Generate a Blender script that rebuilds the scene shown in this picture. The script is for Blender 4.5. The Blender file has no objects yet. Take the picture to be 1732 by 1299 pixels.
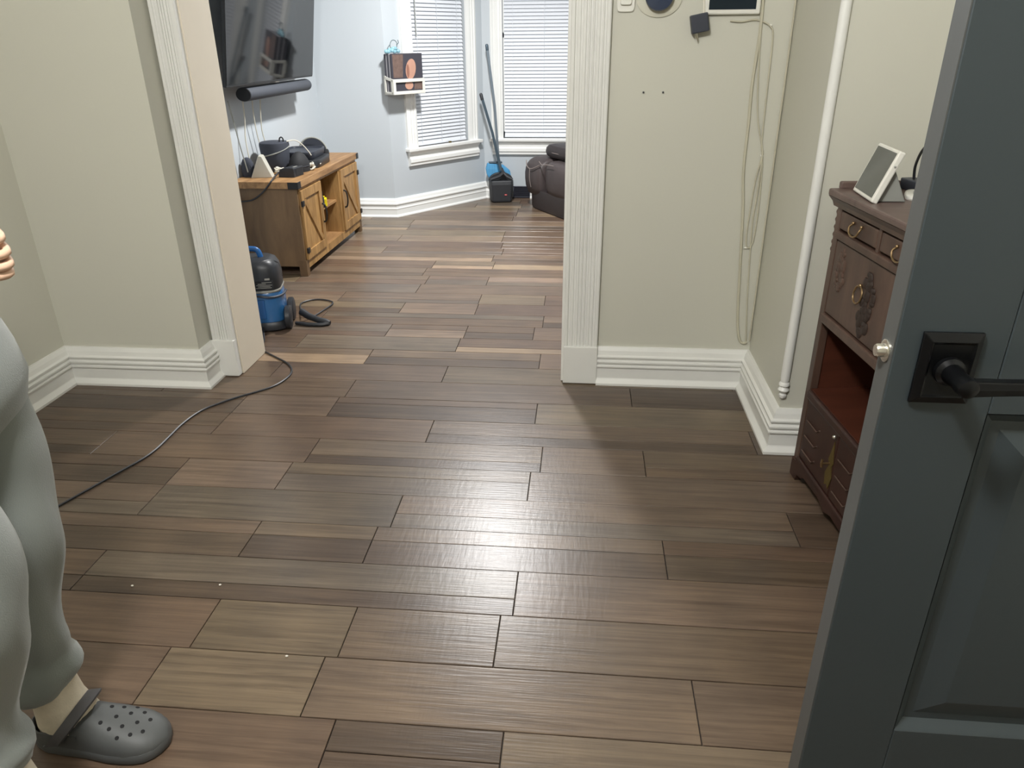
import bpy, bmesh, math, random
from mathutils import Vector, Matrix, Euler, noise
C = bpy.context.scene.collection
rnd = random.Random(7)
PI = math.pi

# ------------------------------------------------------------------ camera, world, lights
sc = bpy.context.scene
sc.view_settings.view_transform = 'Standard'
sc.view_settings.look = 'None'
sc.view_settings.exposure = 0.0
sc.view_settings.gamma = 1.0
sc.view_settings.use_curve_mapping = False

def make_camera():
    pitch, yaw, roll = 0.43641958, -0.09512936, -0.00925164
    f = Vector((math.sin(yaw)*math.cos(pitch), math.cos(yaw)*math.cos(pitch), -math.sin(pitch)))
    rt = Vector((math.cos(yaw), -math.sin(yaw), 0)); up = rt.cross(f)
    R = rt*math.cos(roll) + up*math.sin(roll); U = R.cross(f)
    cam = bpy.data.cameras.new('camera')
    cam.sensor_fit = 'HORIZONTAL'; cam.sensor_width = 36.0
    cam.lens = 1246.889/1732*36.0
    cam.clip_start = 0.03; cam.clip_end = 60
    o = bpy.data.objects.new('camera', cam); C.objects.link(o)
    m = Matrix(((R.x, U.x, -f.x, 0), (R.y, U.y, -f.y, 0), (R.z, U.z, -f.z, 1.35), (0, 0, 0, 1)))
    o.matrix_world = m
    sc.camera = o
make_camera()

w = bpy.data.worlds.new('night'); sc.world = w; w.use_nodes = True
w.node_tree.nodes['Background'].inputs[0].default_value = (0.20, 0.24, 0.32, 1)
w.node_tree.nodes['Background'].inputs[1].default_value = 0.03

def lamp(name, loc, power, radius, color):
    l = bpy.data.lights.new(name, 'POINT'); l.energy = power; l.shadow_soft_size = radius; l.color = color
    o = bpy.data.objects.new(name, l); C.objects.link(o); o.location = loc
    return o
def disk_lamp(name, loc, power, size, color):
    l = bpy.data.lights.new(name, 'AREA'); l.shape = 'DISK'; l.size = size; l.energy = power; l.color = color
    o = bpy.data.objects.new(name, l); C.objects.link(o); o.location = loc      # shines straight down
    return o
disk_lamp('living_room_lamp', (-0.60, 4.85, 2.52), 110, 0.24, (1.0, 0.995, 0.985))
lamp('hall_lamp', (-0.45, 0.25, 2.42), 152, 0.11, (1.0, 0.985, 0.965))

# ------------------------------------------------------------------ materials
def lin(c): return tuple(((v/255.0)/12.92 if v/255.0 <= 0.04045 else ((v/255.0+0.055)/1.055)**2.4) for v in c)

def mat(name, col, rough=0.5, metal=0.0, bump=0.0, scale=60.0, var=0.06, spec=0.5, coat=0.0, stretch=(1, 1, 1), vscale=None, trans=0.0, sheen=0.0):
    m = bpy.data.materials.new(name); m.use_nodes = True
    nt = m.node_tree; b = nt.nodes['Principled BSDF']
    L = lin(col)
    b.inputs['Roughness'].default_value = rough; b.inputs['Metallic'].default_value = metal
    b.inputs['Specular IOR Level'].default_value = spec
    if coat: b.inputs['Coat Weight'].default_value = coat; b.inputs['Coat Roughness'].default_value = 0.12
    if trans: b.inputs['Transmission Weight'].default_value = trans
    if sheen: b.inputs['Sheen Weight'].default_value = sheen
    tc = nt.nodes.new('ShaderNodeTexCoord'); mp = nt.nodes.new('ShaderNodeMapping')
    mp.inputs['Scale'].default_value = stretch
    nt.links.new(tc.outputs['Object'], mp.inputs['Vector'])
    n = nt.nodes.new('ShaderNodeTexNoise'); n.inputs['Scale'].default_value = vscale or scale*0.2; n.inputs['Detail'].default_value = 4
    nt.links.new(mp.outputs['Vector'], n.inputs['Vector'])
    mx = nt.nodes.new('ShaderNodeMix'); mx.data_type = 'RGBA'
    mx.inputs[6].default_value = tuple(max(0, v*(1-var*2)) for v in L)+(1,)
    mx.inputs[7].default_value = tuple(min(1, v*(1+var*2)) for v in L)+(1,)
    nt.links.new(n.outputs['Fac'], mx.inputs[0]); nt.links.new(mx.outputs[2], b.inputs['Base Color'])
    if bump:
        n2 = nt.nodes.new('ShaderNodeTexNoise'); n2.inputs['Scale'].default_value = scale; n2.inputs['Detail'].default_value = 3
        nt.links.new(mp.outputs['Vector'], n2.inputs['Vector'])
        bp = nt.nodes.new('ShaderNodeBump'); bp.inputs['Strength'].default_value = bump; bp.inputs['Distance'].default_value = 0.002
        nt.links.new(n2.outputs['Fac'], bp.inputs['Height']); nt.links.new(bp.outputs['Normal'], b.inputs['Normal'])
    return m

def wood(name, dark, light, axis=(1, 1, 6), scale=6.0, rough=0.45, use_obj_color=False, spec=0.5, bump=0.15):
    """streaky wood: noise stretched along the grain; object colour gives each piece its tone"""
    m = bpy.data.materials.new(name); m.use_nodes = True
    nt = m.node_tree; N = nt.nodes; Lk = nt.links; b = N['Principled BSDF']
    b.inputs['Roughness'].default_value = rough; b.inputs['Specular IOR Level'].default_value = spec
    tc = N.new('ShaderNodeTexCoord'); mp = N.new('ShaderNodeMapping'); mp.inputs['Scale'].default_value = axis
    oi = N.new('ShaderNodeObjectInfo')
    ad = N.new('ShaderNodeVectorMath'); ad.operation = 'ADD'
    sh = N.new('ShaderNodeVectorMath'); sh.operation = 'SCALE'; sh.inputs[0].default_value = (37.0, 91.0, 13.0)
    Lk.new(oi.outputs['Random'], sh.inputs['Scale'])
    Lk.new(tc.outputs['Object'], ad.inputs[0]); Lk.new(sh.outputs[0], ad.inputs[1]); Lk.new(ad.outputs[0], mp.inputs['Vector'])
    n1 = N.new('ShaderNodeTexNoise'); n1.inputs['Scale'].default_value = scale; n1.inputs['Detail'].default_value = 8; n1.inputs['Roughness'].default_value = 0.65
    n1.inputs['Distortion'].default_value = 0.6
    Lk.new(mp.outputs['Vector'], n1.inputs['Vector'])
    cr = N.new('ShaderNodeValToRGB'); cr.color_ramp.elements[0].position = 0.30; cr.color_ramp.elements[1].position = 0.72
    if use_obj_color:
        cr.color_ramp.elements[0].color = (0.56, 0.52, 0.50, 1); cr.color_ramp.elements[1].color = (1.24, 1.22, 1.19, 1)
        mx = N.new('ShaderNodeMix'); mx.data_type = 'RGBA'; mx.blend_type = 'MULTIPLY'; mx.inputs[0].default_value = 1.0
        Lk.new(n1.outputs['Fac'], cr.inputs[0]); Lk.new(cr.outputs[0], mx.inputs[7]); Lk.new(oi.outputs['Color'], mx.inputs[6])
        # broad cloudy patches
        n3 = N.new('ShaderNodeTexNoise'); n3.inputs['Scale'].default_value = 5.0; n3.inputs['Detail'].default_value = 3
        Lk.new(ad.outputs[0], n3.inputs['Vector'])
        c3 = N.new('ShaderNodeValToRGB'); c3.color_ramp.elements[0].position = 0.35; c3.color_ramp.elements[1].position = 0.7
        c3.color_ramp.elements[0].color = (0.86, 0.86, 0.87, 1); c3.color_ramp.elements[1].color = (1.12, 1.1, 1.05, 1)
        Lk.new(n3.outputs['Fac'], c3.inputs[0])
        m2 = N.new('ShaderNodeMix'); m2.data_type = 'RGBA'; m2.blend_type = 'MULTIPLY'; m2.inputs[0].default_value = 1.0
        Lk.new(mx.outputs[2], m2.inputs[6]); Lk.new(c3.outputs[0], m2.inputs[7])
        Lk.new(m2.outputs[2], b.inputs['Base Color'])
    else:
        cr.color_ramp.elements[0].color = lin(dark)+(1,); cr.color_ramp.elements[1].color = lin(light)+(1,)
        Lk.new(n1.outputs['Fac'], cr.inputs[0]); Lk.new(cr.outputs[0], b.inputs['Base Color'])
    if bump:
        bp = N.new('ShaderNodeBump'); bp.inputs['Strength'].default_value = bump; bp.inputs['Distance'].default_value = 0.0012
        if use_obj_color:
            # embossed grain along the board plus saw marks across it
            mp2 = N.new('ShaderNodeMapping'); mp2.inputs['Scale'].default_value = (90, 14, 1)
            n2 = N.new('ShaderNodeTexNoise'); n2.inputs['Scale'].default_value = 1.0; n2.inputs['Detail'].default_value = 3
            Lk.new(ad.outputs[0], mp2.inputs['Vector']); Lk.new(mp2.outputs['Vector'], n2.inputs['Vector'])
            mp4 = N.new('ShaderNodeMapping'); mp4.inputs['Scale'].default_value = (8, 170, 1)
            n4 = N.new('ShaderNodeTexNoise'); n4.inputs['Scale'].default_value = 1.0; n4.inputs['Detail'].default_value = 4
            Lk.new(ad.outputs[0], mp4.inputs['Vector']); Lk.new(mp4.outputs['Vector'], n4.inputs['Vector'])
            s = N.new('ShaderNodeMath'); s.operation = 'ADD'
            hf = N.new('ShaderNodeMath'); hf.operation = 'MULTIPLY'; hf.inputs[1].default_value = 0.55; Lk.new(n2.outputs['Fac'], hf.inputs[0])
            Lk.new(hf.outputs[0], s.inputs[0]); Lk.new(n4.outputs['Fac'], s.inputs[1])
            Lk.new(s.outputs[0], bp.inputs['Height'])
        else:
            Lk.new(n1.outputs['Fac'], bp.inputs['Height'])
        Lk.new(bp.outputs['Normal'], b.inputs['Normal'])
    return m

M = {}
M['wall_hall'] = mat('wall_hall', (198, 197, 184), 0.55, bump=0.08, scale=90, var=0.015, vscale=1.2)
M['wall_living'] = mat('wall_living', (194, 201, 206), 0.5, bump=0.06, scale=90, var=0.012, vscale=1.2)
M['ceiling'] = mat('ceiling', (214, 213, 208), 0.8, bump=0.1, scale=70, var=0.01)
M['trim'] = mat('trim', (224, 224, 219), 0.35, bump=0.04, scale=45, var=0.02, vscale=9)
M['jamb'] = mat('jamb', (222, 212, 194), 0.38, bump=0.1, scale=30, var=0.02, vscale=7)
M['trim_living'] = mat('trim_living', (238, 239, 236), 0.35, bump=0.08, scale=45, var=0.012)
M['plank'] = wood('plank', None, None, axis=(1.0, 24, 1), scale=2.6, rough=0.32, use_obj_color=True, spec=0.55, bump=0.42)
M['subfloor'] = mat('subfloor', (26, 20, 16), 0.6, var=0.1)
M['oak_front'] = wood('oak_front', (122, 88, 46), (190, 150, 96), axis=(9, 9, 1.1), scale=2.6, rough=0.5)
M['oak_flat'] = wood('oak_flat', (118, 84, 50), (182, 142, 96), axis=(9, 1.1, 9), scale=2.6, rough=0.5)
M['oak_side_shaded'] = wood('oak_side_shaded', (92, 70, 48), (124, 98, 68), axis=(5, 5, 0.9), scale=2.4, rough=0.5)  # same oak, darker: shade on the stand's side put into the colour
M['dark_in'] = mat('dark_in', (104, 84, 62), 0.6, var=0.05)
M['black_metal'] = mat('black_metal', (38, 36, 36), 0.45, metal=0.3)
M['black_plastic'] = mat('black_plastic', (40, 42, 46), 0.42, bump=0.05, scale=200)
M['navy_plastic'] = mat('navy_plastic', (52, 56, 66), 0.45, bump=0.05, scale=200)
M['black_matte'] = mat('black_matte', (30, 31, 34), 0.75, bump=0.1, scale=300)
M['charcoal_cloth'] = mat('charcoal_cloth', (58, 62, 72), 0.85, bump=0.25, scale=400)
M['screen'] = mat('screen', (8, 9, 11), 0.06, spec=0.5, var=0.0)
M['tv_shell'] = mat('tv_shell', (26, 27, 29), 0.4)
M['soundbar'] = mat('soundbar', (70, 74, 82), 0.7, bump=0.3, scale=500)
M['white_plastic'] = mat('white_plastic', (226, 225, 216), 0.35)
M['grey_plastic'] = mat('grey_plastic', (150, 152, 146), 0.4)
M['router'] = mat('router', (196, 194, 182), 0.45)
M['white_cable'] = mat('white_cable', (214, 210, 196), 0.45)
M['painted_cable'] = mat('painted_cable', (190, 186, 166), 0.5)
M['blind'] = mat('blind', (226, 230, 236), 0.45, var=0.01)
M['glass'] = mat('glass', (235, 240, 245), 0.03, trans=1.0, var=0.0)
M['leather'] = mat('leather', (70, 62, 62), 0.5, bump=0.3, scale=120, var=0.12, vscale=9)
M['leather_dark'] = mat('leather_dark', (50, 44, 45), 0.5, bump=0.3, scale=120, var=0.12, vscale=9)
M['stitch'] = mat('stitch', (134, 124, 120), 0.7)
M['blue'] = mat('blue', (38, 96, 158), 0.32, var=0.06)
M['blue_tank'] = mat('blue_tank', (48, 104, 158), 0.22, var=0.08, coat=0.2)
M['label_grey'] = mat('label_grey', (150, 148, 140), 0.5)
M['bristle'] = mat('bristle', (84, 158, 206), 0.7, bump=0.5, scale=300, var=0.15, stretch=(1, 1, 0.1))
M['pan'] = mat('pan', (44, 46, 50), 0.5, bump=0.08, scale=120)
M['handle'] = mat('handle', (72, 88, 100), 0.35, metal=0.3)
M['broom_pole'] = mat('broom_pole', (138, 150, 160), 0.3, metal=0.5)
M['red'] = mat('red', (196, 40, 50), 0.5)
M['yellow'] = mat('yellow', (238, 214, 30), 0.45)
M['chest'] = wood('chest', (62, 46, 38), (94, 72, 61), axis=(7, 7, 1.2), scale=2.2, rough=0.42)
M['chest_top'] = wood('chest_top', (84, 68, 62), (112, 94, 88), axis=(6, 1.2, 6), scale=2.2, rough=0.4)
M['chest_low'] = wood('chest_low', (40, 24, 20), (62, 38, 31), axis=(7, 7, 1.2), scale=2.2, rough=0.38)
M['chest_in'] = wood('chest_in', (62, 33, 23), (84, 46, 33), axis=(7, 1.2, 7), scale=2.2, rough=0.35)
M['carving'] = mat('carving', (46, 34, 28), 0.6, bump=0.3, scale=150)
M['brass'] = mat('brass', (150, 126, 92), 0.32, metal=0.85)
M['brass_old'] = mat('brass_old', (120, 104, 58), 0.45, metal=0.7, bump=0.3, scale=160)
M['door'] = mat('door', (49, 57, 60), 0.42, bump=0.1, scale=60, var=0.02, vscale=5)
M['door_edge'] = mat('door_edge', (70, 72, 71), 0.45, bump=0.12, scale=50, var=0.03)
M['black_hw'] = mat('black_hw', (13, 14, 16), 0.28, metal=0.5)
M['steel'] = mat('steel', (206, 202, 190), 0.22, metal=0.9)
M['skin'] = mat('skin', (222, 186, 160), 0.5, bump=0.1, scale=200, var=0.05)
M['sweat'] = mat('sweat', (124, 130, 126), 0.95, bump=0.35, scale=420, var=0.04, vscale=6, sheen=0.3)
M['hoodie'] = mat('hoodie', (96, 102, 104), 0.95, bump=0.35, scale=420, var=0.04)
M['sock'] = mat('sock', (206, 196, 176), 0.9, bump=0.4, scale=350)
M['clog'] = mat('clog', (78, 80, 80), 0.55, bump=0.05, scale=250, var=0.03)
M['clog_strap'] = mat('clog_strap', (76, 75, 77), 0.55, bump=0.05, scale=250, var=0.03)
M['hole'] = mat('hole', (22, 22, 24), 0.9)
M['hair'] = mat('hair', (60, 44, 34), 0.6, bump=0.6, scale=200)
M['eye'] = mat('eye', (238, 236, 232), 0.2)
M['iris'] = mat('iris', (54, 40, 30), 0.2)
M['lip'] = mat('lip', (176, 112, 100), 0.5)
M['cover'] = mat('cover', (66, 64, 72), 0.35, var=0.06)
M['cover_brown'] = mat('cover_brown', (112, 92, 84), 0.35, var=0.25, vscale=40)
M['cover_tan'] = mat('cover_tan', (190, 146, 126), 0.35, var=0.06)
M['cover_shade'] = mat('cover_shade', (150, 106, 90), 0.35, var=0.06)
M['spine'] = mat('spine', (84, 84, 92), 0.5, var=0.2)
M['spine_light'] = mat('spine_light', (178, 176, 180), 0.5, var=0.1)
M['ornament'] = mat('ornament', (140, 186, 200), 0.2, coat=0.4, var=0.2, vscale=60)
M['ornament_dark'] = mat('ornament_dark', (96, 112, 116), 0.4)
M['vent'] = mat('vent', (44, 46, 58), 0.5)
M['thermo'] = mat('thermo', (58, 66, 84), 0.15, spec=0.6)
M['wall_screen'] = mat('wall_screen', (40, 48, 54), 0.12, spec=0.6, var=0.03)
M['hub_screen'] = mat('hub_screen', (86, 89, 84), 0.18, spec=0.5, var=0.02)
M['oval_plate'] = mat('oval_plate', (208, 206, 190), 0.4)
M['paper'] = mat('paper', (214, 210, 200), 0.7)

# ------------------------------------------------------------------ mesh helpers
class MB:
    def __init__(s): s.v = []; s.f = []
    def add(s, vs, fs, M=None):
        k = len(s.v)
        s.v += [tuple(M @ Vector(p)) for p in vs] if M else [tuple(p) for p in vs]
        s.f += [tuple(i+k for i in f) for f in fs]
        return s
    def box(s, x0, x1, y0, y1, z0, z1, M=None):
        return s.add([(x0,y0,z0),(x1,y0,z0),(x1,y1,z0),(x0,y1,z0),(x0,y0,z1),(x1,y0,z1),(x1,y1,z1),(x0,y1,z1)],
                     [(3,2,1,0),(4,5,6,7),(0,1,5,4),(1,2,6,5),(2,3,7,6),(3,0,4,7)], M)
    def loft(s, rings, caps=True, M=None, closed=True):
        n = len(rings[0]); vs = [p for r in rings for p in r]; fs = []
        for i in range(len(rings)-1):
            for j in range(n if closed else n-1):
                a = i*n+j; b = i*n+(j+1) % n
                fs.append((a, b, b+n, a+n))
        if caps: fs.append(tuple(range(n-1, -1, -1))); fs.append(tuple(range((len(rings)-1)*n, len(rings)*n)))
        return s.add(vs, fs, M)
    def tube(s, pts, r, n=8, M=None, caps=True):
        P = [Vector(p) for p in pts]; rs = r if isinstance(r, (list, tuple)) else [r]*len(P)
        rings = []; up = None
        for i, p in enumerate(P):
            t = (P[min(i+1, len(P)-1)]-P[max(i-1, 0)])
            t = t.normalized() if t.length > 1e-9 else Vector((0, 0, 1))
            if up is None:
                up = Vector((0, 0, 1)) if abs(t.z) < 0.9 else Vector((1, 0, 0))
            u = up-t*up.dot(t)
            if u.length < 1e-4: u = t.orthogonal()
            u.normalize(); v = t.cross(u); up = u
            rings.append([p+(u*math.cos(2*PI*k/n)+v*math.sin(2*PI*k/n))*rs[i] for k in range(n)])
        return s.loft(rings, caps, M)
    def lathe(s, prof, n=20, M=None):
        rings = [[(r*math.cos(2*PI*k/n), r*math.sin(2*PI*k/n), z) for k in range(n)] for r, z in prof]
        return s.loft(rings, True, M)
    def prism(s, poly, h0, h1, M=None):
        n = len(poly)
        vs = [(x, y, h0) for x, y in poly]+[(x, y, h1) for x, y in poly]
        fs = [tuple(range(n-1, -1, -1)), tuple(range(n, 2*n))]+[(i, (i+1) % n, (i+1) % n+n, i+n) for i in range(n)]
        return s.add(vs, fs, M)
    def sweep(s, prof, path):
        """profile (offset to the right of the path, z) swept along a plan path with mitred corners"""
        P = [Vector((p[0], p[1])) for p in path]; rings = []
        for i, p in enumerate(P):
            d0 = (P[i]-P[i-1]).normalized() if i > 0 else None
            d1 = (P[i+1]-P[i]).normalized() if i < len(P)-1 else None
            if d0 is None: d0 = d1
            if d1 is None: d1 = d0
            n0 = Vector((d0.y, -d0.x)); n1 = Vector((d1.y, -d1.x))
            m = (n0+n1); m = m/(m.dot(n0)) if m.length > 1e-6 else n0
            rings.append([(p.x+m.x*o, p.y+m.y*o, z) for o, z in prof])
        return s.loft(rings)
    def ball(s, c, r, n=12, m=8, M=None):
        rx, ry, rz = r if isinstance(r, (list, tuple)) else (r, r, r)
        rings = []
        for i in range(1, m):
            a = -PI/2+PI*i/m
            rings.append([(c[0]+rx*math.cos(a)*math.cos(2*PI*k/n), c[1]+ry*math.cos(a)*math.sin(2*PI*k/n), c[2]+rz*math.sin(a)) for k in range(n)])
        return s.loft(rings, True, M)
    def build(s, name, material, parent=None, smooth=False, bevel=0.0, seg=2, subsurf=0, angle=40):
        me = bpy.data.meshes.new(name); me.from_pydata(s.v, [], s.f); me.update()
        bm = bmesh.new(); bm.from_mesh(me); bmesh.ops.recalc_face_normals(bm, faces=bm.faces[:]); bm.to_mesh(me); bm.free()
        me.materials.append(material)
        o = bpy.data.objects.new(name, me); C.objects.link(o)
        if parent: o.parent = parent
        if bevel:
            b = o.modifiers.new('bevel', 'BEVEL'); b.width = bevel; b.segments = seg; b.limit_method = 'ANGLE'; b.angle_limit = math.radians(35)
        if subsurf:
            q = o.modifiers.new('subsurf', 'SUBSURF'); q.levels = subsurf; q.render_levels = subsurf
        if smooth:
            for p in me.polygons: p.use_smooth = True
            if not subsurf:
                me.set_sharp_from_angle(angle=math.radians(angle))
        return o

def tag(o, label, cat, group=None):
    o['label'] = label; o['category'] = cat
    if group: o['group'] = group
    return o
def thing(name, label, cat, loc=(0, 0, 0), rotz=0.0, group=None):
    o = bpy.data.objects.new(name, None); C.objects.link(o)
    o.location = loc; o.rotation_euler = (0, 0, rotz); o.empty_display_size = 0.05
    return tag(o, label, cat, group)
def struct(o, label=None, cat=None):
    o['kind'] = 'structure'
    if label: o['label'] = label; o['category'] = cat
    return o
def rbox(x0, x1, y0, y1, z0, z1): return MB().box(x0, x1, y0, y1, z0, z1)
def superring(cx, cy, z, rx, ry, n=24, e=2.6):
    out = []
    for k in range(n):
        a = 2*PI*k/n; c, s_ = math.cos(a), math.sin(a)
        out.append((cx+rx*math.copysign(abs(c)**(2/e), c), cy+ry*math.copysign(abs(s_)**(2/e), s_), z))
    return out
def smooth_path(pts, k=6):
    P = [Vector(p) for p in pts]; out = []
    for i in range(len(P)-1):
        p0 = P[max(i-1, 0)]; p1 = P[i]; p2 = P[i+1]; p3 = P[min(i+2, len(P)-1)]
        for j in range(k):
            t = j/k
            out.append(0.5*((2*p1)+(p2-p0)*t+(2*p0-5*p1+4*p2-p3)*t*t+(3*p1-p0-3*p2+p3)*t**3))
    out.append(P[-1]); return out

# ------------------------------------------------------------------ the setting: floor
CEIL = 2.75
YA = 2.94; YB = 3.13          # front and back of the wall with the wide opening
XL = -2.215                   # hall left wall
floor = rbox(-2.4, 2.2, -3.1, 7.4, -0.08, -0.006).build('floor', M['subfloor'])
struct(floor, 'brown wood plank floor running through both rooms', 'floor')
TONES = {'mid': (103, 88, 75), 'brown': (97, 81, 68), 'grey': (96, 86, 76), 'tan': (107, 94, 78), 'light': (138, 120, 101), 'dark': (84, 71, 60), 'pale': (122, 106, 91)}
ROW0, ROWH = 1.117, 0.1759
# boards of each course: courses count from the camera; joints are x positions
NEAR = {0: [-1.35, -0.502, -0.131, 0.67], 1: [-0.974, -0.584, 0.289], 2: [-0.929, -0.554, -0.175], 3: [-1.36, -0.144, 1.0], 4: [-0.96, -0.591, 0.27],
        5: [-1.37, -0.553, 0.67], 6: [-1.372, -0.99, -0.145], 7: [-1.75, -0.95, -0.113, 0.249], 8: [-1.38, -0.549, 0.656], 9: [-1.378, -0.984, -0.153],
        10: [-1.77, -0.964, 0.23], 11: [-1.36, -0.584, 0.66], 12: [-0.98, -0.169], 13: [-1.37, -0.58], 14: [-0.97, -0.568, -0.22], 15: [-1.38, -0.181], 16: [-0.98, -0.56], 17: [-1.38, -0.564, -0.19], 18: [-0.962, 0.24]}
NEAR_T = {0: ['brown', 'brown', 'dark', 'tan', 'mid'], 1: ['brown', 'tan', 'mid', 'mid'], 2: ['brown', 'tan', 'mid', 'mid'], 3: ['brown', 'grey', 'mid', 'brown'],
          4: ['mid', 'tan', 'mid', 'brown'], 5: ['mid', 'grey', 'mid', 'dark'], 6: ['brown', 'mid', 'tan', 'mid'], 7: ['mid', 'brown', 'tan', 'mid', 'mid'],
          8: ['brown', 'brown', 'mid', 'grey'], 9: ['mid', 'mid', 'brown', 'tan'], 10: ['brown', 'mid', 'mid', 'dark'], 11: ['brown', 'mid', 'tan', 'grey']}
# courses printed as two strips: course -> fraction of the width taken by the strip nearest the camera
SPLIT = {0: 0.55, 3: 0.36, 4: 0.62, 5: 0.42, 7: 0.34, 9: 0.7, 6: 0.6, 8: 0.38, 12: 0.5, 14: 0.4, 16: 0.55, 17: 0.4, 19: 0.5, 21: 0.45, 23: 0.5, 25: 0.4, 27: 0.5, 29: 0.5}
def plank(x0, x1, y0, y1, tone, dz=0.0, seam=0.0012):
    g = seam
    x0 += g; x1 -= g; y0 += g; y1 -= g
    z = -0.001*rnd.random()*0.4+dz; b = 0.0011
    mb = MB()
    mb.add([(x0,y0,-0.006),(x1,y0,-0.006),(x1,y1,-0.006),(x0,y1,-0.006),(x0,y0,z-b),(x1,y0,z-b),(x1,y1,z-b),(x0,y1,z-b),
            (x0+b,y0+b,z),(x1-b,y0+b,z),(x1-b,y1-b,z),(x0+b,y1-b,z)],
           [(0,1,5,4),(1,2,6,5),(2,3,7,6),(3,0,4,7),(4,5,9,8),(5,6,10,9),(6,7,11,10),(7,4,8,11),(8,9,10,11)])
    o = mb.build('plank', M['plank'], floor)
    c = lin(TONES[tone]); j = (1+rnd.uniform(-0.09, 0.09))*(1.28 if y0 > 2.95 else 1.0)  # boards past the opening raised in tone, brighter lamplight put into their colour
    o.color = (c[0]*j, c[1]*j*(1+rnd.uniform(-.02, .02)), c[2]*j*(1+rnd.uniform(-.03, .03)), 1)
    return o
nplank = 0
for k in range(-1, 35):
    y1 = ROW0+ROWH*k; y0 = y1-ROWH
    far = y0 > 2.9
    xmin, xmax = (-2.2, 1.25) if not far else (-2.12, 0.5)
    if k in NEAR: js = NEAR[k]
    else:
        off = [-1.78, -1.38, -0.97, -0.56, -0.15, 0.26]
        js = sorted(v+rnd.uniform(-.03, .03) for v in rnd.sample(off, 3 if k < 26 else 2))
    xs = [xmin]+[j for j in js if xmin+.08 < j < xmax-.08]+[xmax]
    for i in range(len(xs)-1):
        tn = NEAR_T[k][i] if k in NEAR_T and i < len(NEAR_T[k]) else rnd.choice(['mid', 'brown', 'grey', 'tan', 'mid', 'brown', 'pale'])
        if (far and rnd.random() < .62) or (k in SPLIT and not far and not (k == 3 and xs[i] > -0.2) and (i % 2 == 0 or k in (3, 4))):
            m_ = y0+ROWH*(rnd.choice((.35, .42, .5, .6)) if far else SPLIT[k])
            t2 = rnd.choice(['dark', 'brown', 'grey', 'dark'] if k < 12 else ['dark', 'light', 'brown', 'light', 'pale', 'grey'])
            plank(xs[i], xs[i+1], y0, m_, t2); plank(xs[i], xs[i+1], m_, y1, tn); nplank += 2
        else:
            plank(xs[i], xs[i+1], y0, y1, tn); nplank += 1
# boards outside the picture, joined
mb = MB()
for k in range(-23, 35):
    y1 = ROW0+ROWH*k; y0 = y1-ROWH
    if k < -1: mb.box(-2.2, 1.25, y0+.0007, y1-.0007, -.006, -.0008)
    elif y0 > 2.9: mb.box(0.502, 2.0, y0+.0007, y1-.0007, -.006, -.0008)
o = mb.build('plank_field', M['plank'], floor); o['kind'] = 'stuff'; c = lin(TONES['mid']); o.color = c+(1,)

# ------------------------------------------------------------------ walls
wl = rbox(XL-.12, XL, -3.0, 2.778+.16, 0, CEIL).build('wall_left', M['wall_hall']); struct(wl)
wf = MB()
wf.box(XL, -1.605, 2.778, YB, 0, CEIL)                       # thick stretch of wall beside the opening
wf.box(-1.605, -1.50, 2.905, YB, 0, CEIL)
wf.box(-1.50, -0.05, YA-.02, YB, 2.42, CEIL)
wf.box(-0.05, 0.72, YA, YB, 0, CEIL)
wfo = wf.build('wall_front', M['wall_hall']); struct(wfo)
struct(rbox(0.72, 1.30, 2.40, YB, 0, CEIL).build('wall_front_right', M['wall_hall']))
struct(rbox(1.18, 1.30, -3.0, 2.40, 0, CEIL).build('wall_right', M['wall_hall']))
struct(rbox(XL, 1.30, -3.12, -3.0, 0, CEIL).build('wall_back', M['wall_hall']))
struct(rbox(-2.4, 2.2, -3.12, 7.4, CEIL, CEIL+.1).build('ceiling', M['ceiling']))
# living room
XT = -2.13; YF = 6.16
struct(rbox(XT-.12, XT, YB, YF+.1, 0, CEIL).build('wall_tv', M['wall_living']))
bk = MB(); bk.box(XT, -1.50, YB, YB+.012, 0, CEIL); bk.box(-0.05, 2.0, YB, YB+.012, 0, CEIL); bk.box(-1.5, -.05, YB, YB+.012, 2.42, CEIL)
struct(bk.build('wall_living_back', M['wall_living']))
struct(rbox(2.0, 2.12, YB, YF+.1, 0, CEIL).build('wall_living_right', M['wall_living']))
far = MB(); far.box(XT, -1.56, YF, YF+.12, 0, CEIL); far.box(0.86, 2.0, YF, YF+.12, 0, CEIL)
struct(far.build('wall_far', M['wall_living']))
BAY_A = Vector((-1.56, 6.16)); BAY_ANG = math.radians(53.2)
BD = Vector((math.cos(BAY_ANG), math.sin(BAY_ANG))); BN = Vector((BD.y, -BD.x))
BLEN = 1.09
BAY_B = BAY_A+BD*BLEN
MBAY = Matrix(((BD.x, -BN.x, 0, BAY_A.x), (BD.y, -BN.y, 0, BAY_A.y), (0, 0, 1, 0), (0, 0, 0, 1)))   # local x along wall, y into wall, z up
YW2 = BAY_B.y; X2L = BAY_B.x; X2R = 0.20
MFR = Matrix(((1, 0, 0, X2L), (0, 1, 0, YW2), (0, 0, 1, 0), (0, 0, 0, 1)))
def wall_with_window(name, L, s0, s1, z0, z1, T):
    mb = MB()
    mb.box(0, s0, 0, .13, 0, CEIL, T); mb.box(s1, L+.06, 0, .13, 0, CEIL, T)
    mb.box(s0, s1, 0, .13, 0, z0, T); mb.box(s0, s1, 0, .13, z1, CEIL, T)
    return struct(mb.build(name, M['wall_living']))
WZ0, WZ1 = 0.54, 2.25
wall_with_window('wall_bay_left', BLEN, 0.275, 0.885, WZ0, WZ1, MBAY)
W2S0, W2S1 = 0.18, 0.92
wall_with_window('wall_bay_front', X2R-X2L, W2S0, W2S1, WZ0, WZ1, MFR)
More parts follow.
